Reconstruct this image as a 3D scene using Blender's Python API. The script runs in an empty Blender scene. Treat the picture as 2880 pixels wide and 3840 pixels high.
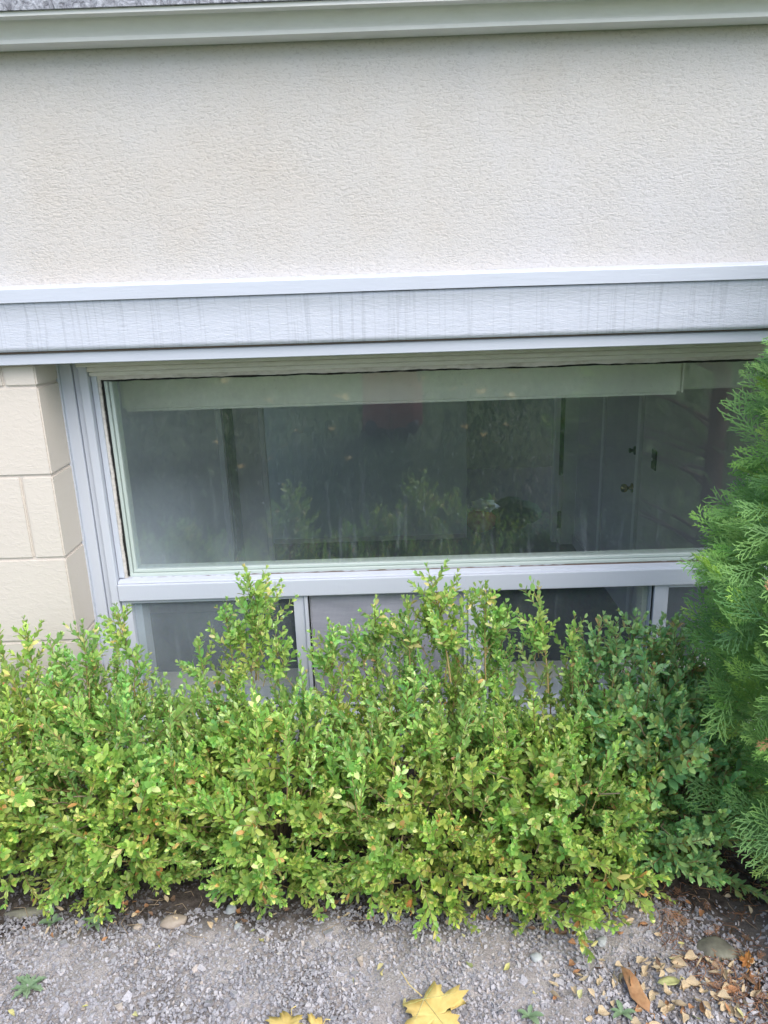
import bpy, bmesh, math, random
import numpy as np
from mathutils import Vector, Matrix, Euler

R = math.radians
SC = bpy.context.scene
COL = SC.collection

# ------------------------------------------------------------------ camera, world, sun, exposure
cam_d = bpy.data.cameras.new("camera")
cam = bpy.data.objects.new("camera", cam_d)
COL.objects.link(cam)
SC.camera = cam
cam_d.sensor_fit = 'VERTICAL'
cam_d.sensor_height = 34.6
cam_d.lens = 26.0
cam_d.clip_start = 0.02
cam_d.clip_end = 400
PITCH, ROLL, YAW = R(17.0), R(1.9), R(0.5)
fwd = Vector((math.sin(-YAW) * math.cos(PITCH), math.cos(YAW) * math.cos(PITCH), -math.sin(PITCH)))
rgt = Vector((math.cos(YAW), math.sin(YAW), 0))
upv = rgt.cross(fwd)
RX = rgt * math.cos(ROLL) - upv * math.sin(ROLL)
UX = upv * math.cos(ROLL) + rgt * math.sin(ROLL)
m = Matrix((RX, UX, -fwd)).transposed().to_4x4()
m.translation = Vector((0, -1.70, 1.25))
cam.matrix_world = m

SUN_EL, SUN_AZ = R(50), R(30)          # azimuth from -Y (towards the garden), negative = to the left
world = bpy.data.worlds.new("World")
SC.world = world
world.use_nodes = True
wn = world.node_tree
wn.nodes.clear()
wo = wn.nodes.new("ShaderNodeOutputWorld")
bg = wn.nodes.new("ShaderNodeBackground")
sky = wn.nodes.new("ShaderNodeTexSky")
sky.sky_type = 'NISHITA'
sky.sun_disc = False
sky.sun_elevation = SUN_EL
sky.sun_rotation = R(180) - SUN_AZ
sky.air_density = 1.0
sky.dust_density = 2.0
sky.ozone_density = 1.0
bg.inputs[1].default_value = 0.15
wn.links.new(sky.outputs[0], bg.inputs[0])
wn.links.new(bg.outputs[0], wo.inputs[0])

sun_d = bpy.data.lights.new("sun", 'SUN')
sun_d.energy = 1.5
sun_d.angle = R(60)
sun_d.color = (1.0, 0.955, 0.90)
sun = bpy.data.objects.new("sun", sun_d)
COL.objects.link(sun)
sdir = Vector((math.sin(SUN_AZ) * math.cos(SUN_EL), -math.cos(SUN_AZ) * math.cos(SUN_EL), math.sin(SUN_EL)))
sun.rotation_euler = sdir.to_track_quat('Z', 'Y').to_euler()

SC.view_settings.view_transform = 'Standard'
SC.view_settings.look = 'None'
SC.view_settings.gamma = 1
SC.view_settings.use_curve_mapping = False
SC.view_settings.exposure = 1.08
SC.cycles.max_bounces = 10
SC.cycles.diffuse_bounces = 6
SC.cycles.transparent_max_bounces = 12

rng = np.random.default_rng(7)
random.seed(7)

# ------------------------------------------------------------------ materials
def mat(name, col=(0.5, 0.5, 0.5), rough=0.6, spec=0.3):
    M = bpy.data.materials.new(name)
    M.use_nodes = True
    b = M.node_tree.nodes["Principled BSDF"]
    b.inputs["Base Color"].default_value = (*col, 1)
    b.inputs["Roughness"].default_value = rough
    b.inputs["Specular IOR Level"].default_value = spec
    return M

def N(M, t, **kw):
    n = M.node_tree.nodes.new(t)
    for k, v in kw.items():
        if k.startswith("i_"):
            key = k[2:].replace("_", " ")
            n.inputs[key].default_value = v
        else:
            setattr(n, k, v)
    return n

def L(M, a, b):
    M.node_tree.links.new(a, b)

def BS(M):
    return M.node_tree.nodes["Principled BSDF"]

def coords(M, scale=(1, 1, 1), kind="Object"):
    tc = N(M, "ShaderNodeTexCoord")
    mp = N(M, "ShaderNodeMapping")
    mp.inputs["Scale"].default_value = scale
    L(M, tc.outputs[kind], mp.inputs["Vector"])
    return mp.outputs[0]

def noise(M, vec, scale, detail=4, rough=0.55, dist=0.0):
    n = N(M, "ShaderNodeTexNoise")
    n.inputs["Scale"].default_value = scale
    n.inputs["Detail"].default_value = detail
    n.inputs["Roughness"].default_value = rough
    n.inputs["Distortion"].default_value = dist
    L(M, vec, n.inputs["Vector"])
    return n.outputs["Fac"]

def ramp(M, fac, stops, interp='LINEAR'):
    r = N(M, "ShaderNodeValToRGB")
    r.color_ramp.interpolation = interp
    els = r.color_ramp.elements
    while len(els) < len(stops):
        els.new(0.5)
    for e, (p, c) in zip(els, stops):
        e.position = p
        e.color = (*c, 1) if len(c) == 3 else c
    L(M, fac, r.inputs[0])
    return r.outputs[0]

def mix(M, fac, a, b, mode='MIX'):
    n = N(M, "ShaderNodeMix", data_type='RGBA', blend_type=mode)
    for s, v in ((n.inputs[0], fac), (n.inputs[6], a), (n.inputs[7], b)):
        if isinstance(v, bpy.types.NodeSocket):
            L(M, v, s)
        elif isinstance(v, (int, float)):
            s.default_value = v
        else:
            s.default_value = (*v, 1)
    return n.outputs[2]

def math_n(M, op, a, b=None, clamp=False):
    n = N(M, "ShaderNodeMath", operation=op, use_clamp=clamp)
    for s, v in zip(n.inputs, (a, b)):
        if v is None:
            continue
        if isinstance(v, bpy.types.NodeSocket):
            L(M, v, s)
        else:
            s.default_value = v
    return n.outputs[0]

def bump(M, height, strength=0.3, dist=0.002, prev=None):
    b = N(M, "ShaderNodeBump")
    b.inputs["Strength"].default_value = strength
    b.inputs["Distance"].default_value = dist
    L(M, height, b.inputs["Height"])
    if prev is not None:
        L(M, prev, b.inputs["Normal"])
    return b.outputs[0]

def paint_mat(name, col, var=0.06, grain=(6, 60, 60), bstr=0.25, dirt=0.0):
    M = mat(name, col, 0.55, 0.3)
    v = coords(M)
    g = coords(M, grain)
    n1 = noise(M, v, 5, 4)
    c = mix(M, n1, tuple(x * (1 - var) for x in col), tuple(min(1, x * (1 + var)) for x in col))
    n2 = noise(M, g, 3, 5, 0.65)
    if dirt:
        d = ramp(M, noise(M, coords(M, (9, 9, 30)), 3, 6, 0.7), [(0.45, (0, 0, 0)), (0.75, (1, 1, 1))])
        c = mix(M, math_n(M, 'MULTIPLY', d, dirt), c, (0.22, 0.19, 0.15))
    L(M, c, BS(M).inputs["Base Color"])
    n3 = noise(M, v, 140, 3, 0.6)
    L(M, bump(M, n2, bstr, 0.002, bump(M, n3, bstr * 0.6, 0.001)), BS(M).inputs["Normal"])
    return M

M_TRIM = paint_mat("white_trim_paint", (0.50, 0.535, 0.61))
M_FRAME = paint_mat("window_frame_paint", (0.495, 0.53, 0.60), 0.03, (60, 60, 5), 0.15)
M_HEAD = paint_mat("aged_head_paint", (0.64, 0.63, 0.59), 0.06, (6, 60, 60), 0.25, 0.25)
M_CAULK = paint_mat("old_caulk", (0.60, 0.57, 0.54), 0.1, (30, 30, 30), 0.8, 0.6)
M_FASCIA = paint_mat("fascia_paint", (0.66, 0.665, 0.65), 0.05, (3, 90, 90), 0.25, 0.1)
M_SPACER = mat("mint_spacer", (0.46, 0.53, 0.505), 0.4, 0.4)
M_GASKET = mat("black_gasket", (0.012, 0.013, 0.014), 0.6, 0.3)
M_DARKLINE = mat("brown_seam", (0.16, 0.12, 0.10), 0.9, 0.1)

# cove board with drip stains
M_COVE = mat("stained_cove_paint", (0.7, 0.72, 0.8), 0.55, 0.3)
def _cove(M):
    v = coords(M)
    base = mix(M, noise(M, coords(M, (3, 3, 22)), 4, 4), (0.485, 0.515, 0.59), (0.53, 0.56, 0.63))
    st = noise(M, coords(M, (78, 1, 2.2)), 1.0, 2.5, 0.55, 0.25)
    line = ramp(M, st, [(0.0, (0, 0, 0)), (0.585, (0, 0, 0)), (0.625, (1, 1, 1)), (0.67, (0.25, 0.25, 0.25)), (1, (0, 0, 0))])
    st2 = noise(M, coords(M, (130, 1, 0.7)), 1.0, 1.5, 0.5, 0.1)
    line2 = ramp(M, st2, [(0.60, (0, 0, 0)), (0.635, (1, 1, 1)), (0.68, (0.0, 0.0, 0.0))])
    big = ramp(M, noise(M, coords(M, (1.6, 1, 6)), 1.0, 2), [(0.3, (0.55, 0.55, 0.55)), (0.6, (1, 1, 1))])
    tot = math_n(M, 'MAXIMUM', line, math_n(M, 'MULTIPLY', line2, 0.8))
    f = math_n(M, 'MULTIPLY', math_n(M, 'MULTIPLY', tot, big), 0.6)
    c = mix(M, f, base, (0.36, 0.385, 0.44))
    L(M, c, BS(M).inputs["Base Color"])
    L(M, bump(M, noise(M, coords(M, (14, 40, 60)), 4, 6, 0.7), 0.55, 0.003), BS(M).inputs["Normal"])
_cove(M_COVE)

M_STUCCO = mat("cream_stucco", (0.62, 0.585, 0.52), 0.85, 0.15)
def _stucco(M):
    v = coords(M)
    blot = ramp(M, noise(M, v, 1.9, 5, 0.6), [(0.32, (0.51, 0.475, 0.435)), (0.5, (0.52, 0.50, 0.48)), (0.68, (0.52, 0.51, 0.515))])
    drt = ramp(M, noise(M, coords(M, (7, 1, 1.6)), 1.0, 6, 0.7), [(0.5, (1, 1, 1)), (0.80, (0.97, 0.968, 0.96))])
    blot = mix(M, 1.0, blot, drt, 'MULTIPLY')
    worm = noise(M, coords(M, (0.55, 1, 1.0)), 205, 3, 0.6, 0.8)
    w2 = noise(M, coords(M, (0.7, 1, 1.0)), 330, 2, 0.6, 0.6)
    patch = noise(M, v, 5, 3)
    amp = ramp(M, patch, [(0.3, (0.55, 0.55, 0.55)), (0.6, (1, 1, 1))])
    pit = ramp(M, worm, [(0.34, (0.86, 0.855, 0.85)), (0.46, (1, 1, 1))])
    L(M, mix(M, 1.0, blot, pit, 'MULTIPLY'), BS(M).inputs["Base Color"])
    hgt = math_n(M, 'ADD', math_n(M, 'MULTIPLY', ramp(M, worm, [(0.36, (0, 0, 0)), (0.62, (1, 1, 1))]), amp), math_n(M, 'MULTIPLY', w2, 0.35))
    L(M, bump(M, hgt, 0.5, 0.0020), BS(M).inputs["Normal"])
_stucco(M_STUCCO)

M_BLOCK = mat("painted_block", (0.70, 0.66, 0.58), 0.7, 0.2)
def _block(M):
    v = coords(M)
    oi = N(M, "ShaderNodeObjectInfo")
    c = mix(M, noise(M, v, 3, 3), (0.555, 0.505, 0.45), (0.60, 0.555, 0.505))
    c = mix(M, math_n(M, 'MULTIPLY', oi.outputs["Random"], 0.25), c, (0.64, 0.60, 0.53))
    L(M, c, BS(M).inputs["Base Color"])
    a = noise(M, coords(M, (0.7, 1, 1.4)), 70, 4, 0.6, 0.8)
    a = ramp(M, a, [(0.45, (0, 0, 0)), (0.7, (1, 1, 1))])
    L(M, bump(M, a, 0.20, 0.002), BS(M).inputs["Normal"])
_block(M_BLOCK)
M_MORTAR = paint_mat("mortar_paint", (0.60, 0.55, 0.50), 0.05, (30, 30, 30), 0.5)
M_FOUND = paint_mat("white_foundation_paint", (0.66, 0.68, 0.74), 0.06, (20, 20, 20), 0.6, 0.15)

M_ROOF = mat("silver_roll_roofing", (0.34, 0.35, 0.39), 0.7, 0.3)
def _roof(M):
    v = coords(M, (1, 1, 0.8))
    a = noise(M, v, 70, 5, 0.75, 1.5)
    L(M, ramp(M, a, [(0.35, (0.13, 0.13, 0.15)), (0.52, (0.36, 0.37, 0.42)), (0.7, (0.62, 0.64, 0.70))]), BS(M).inputs["Base Color"])
    L(M, bump(M, a, 1.0, 0.006), BS(M).inputs["Normal"])
_roof(M_ROOF)

def glass_mat(name, refl=0.09, dust=0.08, base=0.008, dustcol=(0.50, 0.58, 0.66), tint=(0.97, 0.985, 0.978)):
    M = bpy.data.materials.new(name)
    M.use_nodes = True
    nt = M.node_tree
    nt.nodes.clear()
    out = N(M, "ShaderNodeOutputMaterial")
    tr = N(M, "ShaderNodeBsdfTransparent")
    tr.inputs[0].default_value = (*tint, 1)
    gl = N(M, "ShaderNodeBsdfGlossy")
    gl.inputs["Roughness"].default_value = 0.03
    gl.inputs["Color"].default_value = (0.97, 0.98, 1.0, 1)
    df = N(M, "ShaderNodeBsdfDiffuse")
    df.inputs[0].default_value = (*dustcol, 1)
    v = coords(M)
    L(M, bump(M, noise(M, v, 3.0, 2), 0.06, 0.02), gl.inputs["Normal"])
    lw = N(M, "ShaderNodeLayerWeight")
    lw.inputs[0].default_value = 0.35
    fr = math_n(M, 'ADD', math_n(M, 'MULTIPLY', math_n(M, 'POWER', lw.outputs["Facing"], 3.0), 0.5), refl, True)
    m1 = N(M, "ShaderNodeMixShader")
    L(M, fr, m1.inputs[0]); L(M, tr.outputs[0], m1.inputs[1]); L(M, gl.outputs[0], m1.inputs[2])
    # dust film: blotches, thicker towards the bottom-left corner where rain splashes up, runs and specks
    sp = N(M, "ShaderNodeSeparateXYZ")
    L(M, v, sp.inputs[0])
    low = N(M, "ShaderNodeMapRange"); low.inputs[1].default_value = 0.80; low.inputs[2].default_value = 0.50
    low.inputs[3].default_value = 0.10; low.inputs[4].default_value = 1.0
    L(M, sp.outputs[2], low.inputs[0])
    lft = N(M, "ShaderNodeMapRange"); lft.inputs[1].default_value = -0.2; lft.inputs[2].default_value = -0.66
    lft.inputs[3].default_value = 0.16; lft.inputs[4].default_value = 2.1
    L(M, sp.outputs[0], lft.inputs[0])
    blot = ramp(M, noise(M, v, 5, 4), [(0.3, (0.45, 0.45, 0.45)), (0.7, (1, 1, 1))])
    streak = ramp(M, noise(M, coords(M, (55, 1, 4)), 1.0, 4, 0.6), [(0.56, (0, 0, 0)), (0.74, (1, 1, 1))])
    speck = ramp(M, noise(M, v, 150, 1, 0.5), [(0.735, (0, 0, 0)), (0.76, (1, 1, 1))])
    d = math_n(M, 'MULTIPLY', math_n(M, 'MULTIPLY', math_n(M, 'MULTIPLY', low.outputs[0], lft.outputs[0]), blot), dust)
    d = math_n(M, 'ADD', d, math_n(M, 'MULTIPLY', math_n(M, 'MULTIPLY', streak, low.outputs[0]), dust * 0.45))
    d = math_n(M, 'ADD', d, math_n(M, 'ADD', math_n(M, 'MULTIPLY', speck, 0.10), base), True)
    m2 = N(M, "ShaderNodeMixShader")
    L(M, d, m2.inputs[0]); L(M, m1.outputs[0], m2.inputs[1]); L(M, df.outputs[0], m2.inputs[2])
    L(M, m2.outputs[0], out.inputs[0])
    return M

M_GLASS = glass_mat("dusty_window_glass", 0.095, 0.18, 0.012)
M_GLASS2 = glass_mat("small_window_glass", 0.045, 0.11, 0.045)

M_SCREEN = mat("insect_screen", (0.30, 0.30, 0.345), 0.7, 0.3)
def _screen(M):
    v = coords(M, (1, 1, 1))
    w1 = N(M, "ShaderNodeTexWave", wave_type='BANDS', bands_direction='X'); w1.inputs["Scale"].default_value = 95; w1.inputs["Distortion"].default_value = 1.2
    w2 = N(M, "ShaderNodeTexWave", wave_type='BANDS', bands_direction='Z'); w2.inputs["Scale"].default_value = 105; w2.inputs["Distortion"].default_value = 1.5
    L(M, v, w1.inputs[0]); L(M, v, w2.inputs[0])
    h = math_n(M, 'MAXIMUM', w1.outputs["Fac"], w2.outputs["Fac"])
    c = mix(M, h, (0.23, 0.24, 0.29), (0.37, 0.38, 0.45))
    wr = noise(M, coords(M, (2, 1, 16)), 3, 5, 0.7)
    c = mix(M, ramp(M, wr, [(0.4, (0, 0, 0)), (0.7, (0.4, 0.4, 0.4))]), c, (0.52, 0.54, 0.62))
    L(M, c, BS(M).inputs["Base Color"])
    BS(M).inputs["Alpha"].default_value = 0.86
    L(M, bump(M, wr, 0.4, 0.003), BS(M).inputs["Normal"])
_screen(M_SCREEN)

def leaf_mat(name, stops, trans=0.35, rough=0.42, yellow=None, spec=0.4, back=0.35, tipg=1.45):
    """colour by the per-leaf random number, tips of the shoots paler, a big slow variation over the plant"""
    M = mat(name, stops[0][1], rough, spec)
    at = N(M, "ShaderNodeAttribute", attribute_name="rnd")
    ag = N(M, "ShaderNodeAttribute", attribute_name="age")
    oi = N(M, "ShaderNodeObjectInfo")
    c = ramp(M, at.outputs["Fac"], stops)
    geo = N(M, "ShaderNodeNewGeometry")
    if yellow:
        n = N(M, "ShaderNodeTexNoise"); n.inputs["Scale"].default_value = 5.5; n.inputs["Detail"].default_value = 2
        L(M, geo.outputs["Position"], n.inputs["Vector"])
        yf = ramp(M, n.outputs["Fac"], [(0.42, (0, 0, 0)), (0.62, (0.75, 0.75, 0.75))])
        sz = N(M, "ShaderNodeSeparateXYZ"); L(M, geo.outputs["Position"], sz.inputs[0])
        hz = N(M, "ShaderNodeMapRange"); hz.inputs[1].default_value = 0.42; hz.inputs[2].default_value = 0.20; hz.inputs[3].default_value = 0.0; hz.inputs[4].default_value = 0.55
        L(M, sz.outputs[2], hz.inputs[0])
        yf = math_n(M, 'ADD', yf, hz.outputs[0], True)
        c = mix(M, yf, c, mix(M, 1.0, c, yellow, 'MULTIPLY'))
        c = mix(M, math_n(M, 'MULTIPLY', ag.outputs["Fac"], 0.45), c, mix(M, 1.0, c, (tipg, 0.2 + 0.76 * tipg, 1.1), 'MULTIPLY'))
    hs = N(M, "ShaderNodeHueSaturation")
    L(M, c, hs.inputs["Color"])
    L(M, math_n(M, 'ADD', math_n(M, 'MULTIPLY', oi.outputs["Random"], 0.03), 0.488), hs.inputs["Hue"])
    L(M, math_n(M, 'ADD', math_n(M, 'MULTIPLY', oi.outputs["Random"], 0.3), 0.85), hs.inputs["Value"])
    c = mix(M, math_n(M, 'MULTIPLY', geo.outputs["Backfacing"], back), hs.outputs[0], (0.36, 0.44, 0.22))
    L(M, c, BS(M).inputs["Base Color"])
    tl = N(M, "ShaderNodeBsdfTranslucent")
    L(M, mix(M, 1.0, c, (1.2, 1.25, 0.6), 'MULTIPLY'), tl.inputs[0])
    ms = N(M, "ShaderNodeMixShader"); ms.inputs[0].default_value = trans
    out = M.node_tree.nodes["Material Output"]
    L(M, BS(M).outputs[0], ms.inputs[1]); L(M, tl.outputs[0], ms.inputs[2]); L(M, ms.outputs[0], out.inputs[0])
    return M

M_BOX = leaf_mat("boxwood_leaf", [(0.0, (0.14, 0.34, 0.10)), (0.35, (0.24, 0.48, 0.13)), (0.7, (0.38, 0.62, 0.19)),
                                  (0.95, (0.55, 0.73, 0.28)), (0.982, (0.68, 0.72, 0.36)), (0.994, (0.62, 0.42, 0.20)), (1.0, (0.50, 0.24, 0.12))],
                 0.32, 0.30, (1.30, 1.04, 0.80), 0.8)
M_BOXD = leaf_mat("dark_boxwood_leaf", [(0.0, (0.14, 0.33, 0.15)), (0.5, (0.24, 0.46, 0.19)), (0.88, (0.40, 0.60, 0.24)),
                                        (0.96, (0.33, 0.40, 0.12)), (0.99, (0.46, 0.32, 0.18)), (1.0, (0.34, 0.16, 0.09))],
                  0.22, 0.30, (1.15, 1.05, 0.95), 0.6)
M_CEDAR = leaf_mat("cedar_leaf", [(0.0, (0.10, 0.24, 0.085)), (0.5, (0.18, 0.37, 0.115)), (0.85, (0.27, 0.48, 0.13)), (0.93, (0.33, 0.48, 0.12)), (0.97, (0.40, 0.50, 0.13)), (1.0, (0.50, 0.28, 0.15))],
                   0.25, 0.5, (1.15, 1.05, 0.85), 0.4, 0.1, 2.3)
M_STEM = mat("young_stem", (0.33, 0.25, 0.11), 0.7)
M_BARK = mat("grey_bark", (0.27, 0.215, 0.155), 0.9)
for M_ in (M_BARK, M_STEM):
    c_ = BS(M_).inputs["Base Color"].default_value[:3]
    n_ = noise(M_, coords(M_, (1, 1, 1)), 90, 4)
    L(M_, mix(M_, n_, tuple(x * 0.6 for x in c_), tuple(x * 1.4 for x in c_)), BS(M_).inputs["Base Color"])
M_POD = mat("seed_pod", (0.36, 0.42, 0.16), 0.5)

# ground materials
M_GROUND = mat("dusty_soil", (0.2, 0.18, 0.16), 0.95, 0.1)
def _ground(M):
    v = coords(M)
    sp = N(M, "ShaderNodeSeparateXYZ"); L(M, v, sp.inputs[0])
    dust = ramp(M, noise(M, v, 7, 5, 0.6), [(0.35, (0.33, 0.30, 0.285)), (0.6, (0.45, 0.415, 0.40)), (0.75, (0.48, 0.42, 0.40))])
    fine = ramp(M, noise(M, v, 320, 4, 0.7), [(0.3, (0.55, 0.55, 0.55)), (0.62, (1.12, 1.12, 1.12))])
    dust = mix(M, 1.0, dust, fine, 'MULTIPLY')
    soil = ramp(M, noise(M, v, 60, 5, 0.7), [(0.35, (0.045, 0.038, 0.034)), (0.65, (0.125, 0.105, 0.092))])
    edge = math_n(M, 'ADD', sp.outputs[1], math_n(M, 'MULTIPLY', noise(M, v, 9, 3), 0.16))
    f = N(M, "ShaderNodeMapRange"); f.inputs[1].default_value = -0.415; f.inputs[2].default_value = -0.35; L(M, edge, f.inputs[0])
    xr = math_n(M, 'ADD', sp.outputs[0], math_n(M, 'MULTIPLY', sp.outputs[1], 0.55))
    fx = N(M, "ShaderNodeMapRange"); fx.inputs[1].default_value = 0.27; fx.inputs[2].default_value = 0.37
    L(M, math_n(M, 'ADD', xr, math_n(M, 'MULTIPLY', noise(M, v, 14, 3), 0.12)), fx.inputs[0])
    c = mix(M, math_n(M, 'MAXIMUM', f.outputs[0], math_n(M, 'MULTIPLY', fx.outputs[0], 0.8)), dust, soil)
    L(M, c, BS(M).inputs["Base Color"])
    L(M, bump(M, noise(M, v, 220, 5, 0.7), 0.8, 0.004), BS(M).inputs["Normal"])
_ground(M_GROUND)

def vary_mat(name, stops, rough=0.85, attr="rnd", nscale=90, spec=0.2):
    M = mat(name, stops[0][1], rough, spec)
    if attr == "obj":
        f = N(M, "ShaderNodeObjectInfo").outputs["Random"]
    else:
        f = N(M, "ShaderNodeAttribute", attribute_name=attr).outputs["Fac"]
    c = ramp(M, f, stops)
    n = noise(M, coords(M), nscale, 4, 0.6)
    c = mix(M, 1.0, c, ramp(M, n, [(0.3, (0.72, 0.72, 0.72)), (0.7, (1.18, 1.18, 1.18))]), 'MULTIPLY')
    L(M, c, BS(M).inputs["Base Color"])
    L(M, bump(M, n, 0.3, 0.001), BS(M).inputs["Normal"])
    return M

M_GRAVEL = vary_mat("gravel_stone", [(0, (0.09, 0.08, 0.075)), (0.12, (0.27, 0.265, 0.28)), (0.4, (0.37, 0.36, 0.38)), (0.8, (0.44, 0.43, 0.45)), (0.95, (0.50, 0.48, 0.49)), (0.98, (0.46, 0.39, 0.33)), (1, (0.60, 0.58, 0.57))], 0.8, "rnd", 300)
M_DRYLEAF = vary_mat("dry_leaf", [(0, (0.34, 0.24, 0.13)), (0.3, (0.44, 0.34, 0.20)), (0.6, (0.52, 0.44, 0.28)), (0.8, (0.46, 0.24, 0.10)), (1, (0.24, 0.13, 0.08))], 0.75, "obj", 60)
M_PALELEAF = vary_mat("pale_leaf", [(0, (0.50, 0.48, 0.16)), (0.5, (0.55, 0.50, 0.26)), (1, (0.36, 0.42, 0.16))], 0.7, "obj", 60)
M_NEEDLE = vary_mat("dry_needles", [(0, (0.13, 0.07, 0.045)), (0.5, (0.26, 0.13, 0.075)), (0.85, (0.42, 0.22, 0.12)), (1, (0.40, 0.32, 0.22))], 0.85)
M_YELLOW = mat("yellow_maple", (0.74, 0.55, 0.13), 0.6, 0.3)
def _yl(M, a, b, c):
    v = coords(M)
    L(M, ramp(M, noise(M, v, 30, 5, 0.6), [(0.35, a), (0.6, b), (0.8, c)]), BS(M).inputs["Base Color"])
    L(M, bump(M, noise(M, v, 60, 4), 0.5, 0.002), BS(M).inputs["Normal"])
_yl(M_YELLOW, (0.60, 0.42, 0.13), (0.72, 0.56, 0.20), (0.76, 0.64, 0.32))
M_ORANGE = mat("orange_leaf", (0.5, 0.2, 0.05), 0.6); _yl(M_ORANGE, (0.42, 0.16, 0.05), (0.56, 0.27, 0.08), (0.62, 0.40, 0.14))
M_BROWN = mat("brown_leaf", (0.4, 0.22, 0.1), 0.7); _yl(M_BROWN, (0.26, 0.13, 0.06), (0.45, 0.26, 0.13), (0.56, 0.40, 0.24))
M_ROCK = mat("lichen_rock", (0.2, 0.19, 0.15), 0.9); _yl(M_ROCK, (0.13, 0.125, 0.10), (0.22, 0.215, 0.16), (0.34, 0.33, 0.29))
M_TANROCK = mat("tan_rock", (0.4, 0.33, 0.26), 0.9); _yl(M_TANROCK, (0.28, 0.23, 0.18), (0.40, 0.34, 0.28), (0.48, 0.43, 0.37))
M_PALEROCK = mat("pale_rock", (0.4, 0.42, 0.42), 0.8); _yl(M_PALEROCK, (0.34, 0.36, 0.36), (0.43, 0.46, 0.45), (0.5, 0.52, 0.52))
M_WEED = mat("weed_leaf", (0.12, 0.2, 0.07), 0.5); _yl(M_WEED, (0.13, 0.21, 0.11), (0.22, 0.31, 0.18), (0.30, 0.38, 0.24))
M_LAWN = mat("lawn_soil", (0.07, 0.12, 0.03), 0.95); _yl(M_LAWN, (0.04, 0.07, 0.02), (0.08, 0.14, 0.035), (0.14, 0.17, 0.06))
M_GRASS = vary_mat("grass_blade", [(0, (0.05, 0.13, 0.04)), (0.5, (0.19, 0.33, 0.12)), (0.85, (0.38, 0.52, 0.24)), (1, (0.60, 0.58, 0.42))], 0.5, "rnd", 30)

# interior
def flat(name, c, r=0.7, s=0.2):
    M = mat(name, c, r, s)
    n = noise(M, coords(M), 12, 4)
    L(M, mix(M, n, tuple(x * 0.9 for x in c), tuple(min(1, x * 1.1) for x in c)), BS(M).inputs["Base Color"])
    return M
M_IWALL = flat("interior_wall_paint", (0.80, 0.78, 0.75))
M_IWALLD = flat("mauve_wall_paint", (0.66, 0.58, 0.60))
M_IFLOOR = flat("dark_carpet", (0.07, 0.075, 0.09), 0.9)
M_ICEIL = flat("ceiling_paint", (0.85, 0.85, 0.83))
M_IDOOR = flat("door_paint", (0.64, 0.58, 0.59), 0.5)
M_GLOOMWALL = flat("hall_gloom_tone", (0.06, 0.07, 0.07))  # gloom of the deep hallway put into the wall colour
M_ITRIM = flat("interior_trim_paint", (0.86, 0.81, 0.80), 0.5)
M_PANEL = flat("partition_panel", (0.80, 0.82, 0.78))
M_BLIND = flat("blind_fabric", (0.80, 0.79, 0.75), 0.8)
M_BRASS = mat("brass", (0.55, 0.42, 0.18), 0.25); BS(M_BRASS).inputs["Metallic"].default_value = 1
M_BLACK = mat("black_metal", (0.02, 0.02, 0.02), 0.4)
M_RED = flat("red_cloth", (0.45, 0.05, 0.05), 0.8)
M_WHITEBAG = flat("white_plastic", (0.7, 0.72, 0.68), 0.5)
M_DARKCLOTH = flat("dark_green_cloth", (0.03, 0.06, 0.045), 0.9)
M_NAVY = flat("navy_trousers", (0.045, 0.05, 0.10), 0.9)
M_COAT = flat("maroon_coat", (0.38, 0.13, 0.11), 0.9)
M_SKIN = flat("skin", (0.5, 0.33, 0.25), 0.5)
M_HAIR = flat("dark_hair", (0.05, 0.035, 0.025), 0.6)
M_BOOT = flat("black_boot", (0.03, 0.03, 0.035), 0.5)

# ------------------------------------------------------------------ object helpers
def tag(o, label=None, cat=None, group=None, kind=None):
    if label: o["label"] = label
    if cat: o["category"] = cat
    if group: o["group"] = group
    if kind: o["kind"] = kind
    return o

def empty(name, loc=(0, 0, 0), rz=0, parent=None):
    o = bpy.data.objects.new(name, None)
    o.empty_display_size = 0.05
    COL.objects.link(o)
    o.location = loc
    o.rotation_euler = (0, 0, rz)
    if parent: o.parent = parent
    return o

def obj(name, me, mats=None, parent=None):
    if mats is not None:
        for M_ in (mats if isinstance(mats, (list, tuple)) else [mats]):
            me.materials.append(M_)
    o = bpy.data.objects.new(name, me)
    COL.objects.link(o)
    if parent: o.parent = parent
    return o

def bm_mesh(bm, name, smooth=False):
    bmesh.ops.recalc_face_normals(bm, faces=bm.faces)
    me = bpy.data.meshes.new(name)
    if smooth:
        for f in bm.faces: f.smooth = True
    bm.to_mesh(me)
    bm.free()
    return me

def add_box(bm, x0, x1, y0, y1, z0, z1):
    vs = [bm.verts.new(p) for p in ((x0, y0, z0), (x1, y0, z0), (x1, y1, z0), (x0, y1, z0), (x0, y0, z1), (x1, y0, z1), (x1, y1, z1), (x0, y1, z1))]
    for f in ((0, 3, 2, 1), (4, 5, 6, 7), (0, 1, 5, 4), (1, 2, 6, 5), (2, 3, 7, 6), (3, 0, 4, 7)):
        bm.faces.new([vs[i] for i in f])

def box(name, x0, x1, y0, y1, z0, z1, M_, parent=None, bev=0.0, seg=2):
    bm = bmesh.new()
    add_box(bm, x0, x1, y0, y1, z0, z1)
    if bev:
        bmesh.ops.bevel(bm, geom=list(bm.edges), offset=bev, segments=seg, affect='EDGES', profile=0.5)
    return obj(name, bm_mesh(bm, name), M_, parent)

def boxes(name, lst, M_, parent=None, bev=0.0):
    bm = bmesh.new()
    for b in lst: add_box(bm, *b)
    if bev:
        bmesh.ops.bevel(bm, geom=list(bm.edges), offset=bev, segments=1, affect='EDGES')
    return obj(name, bm_mesh(bm, name), M_, parent)

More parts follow.
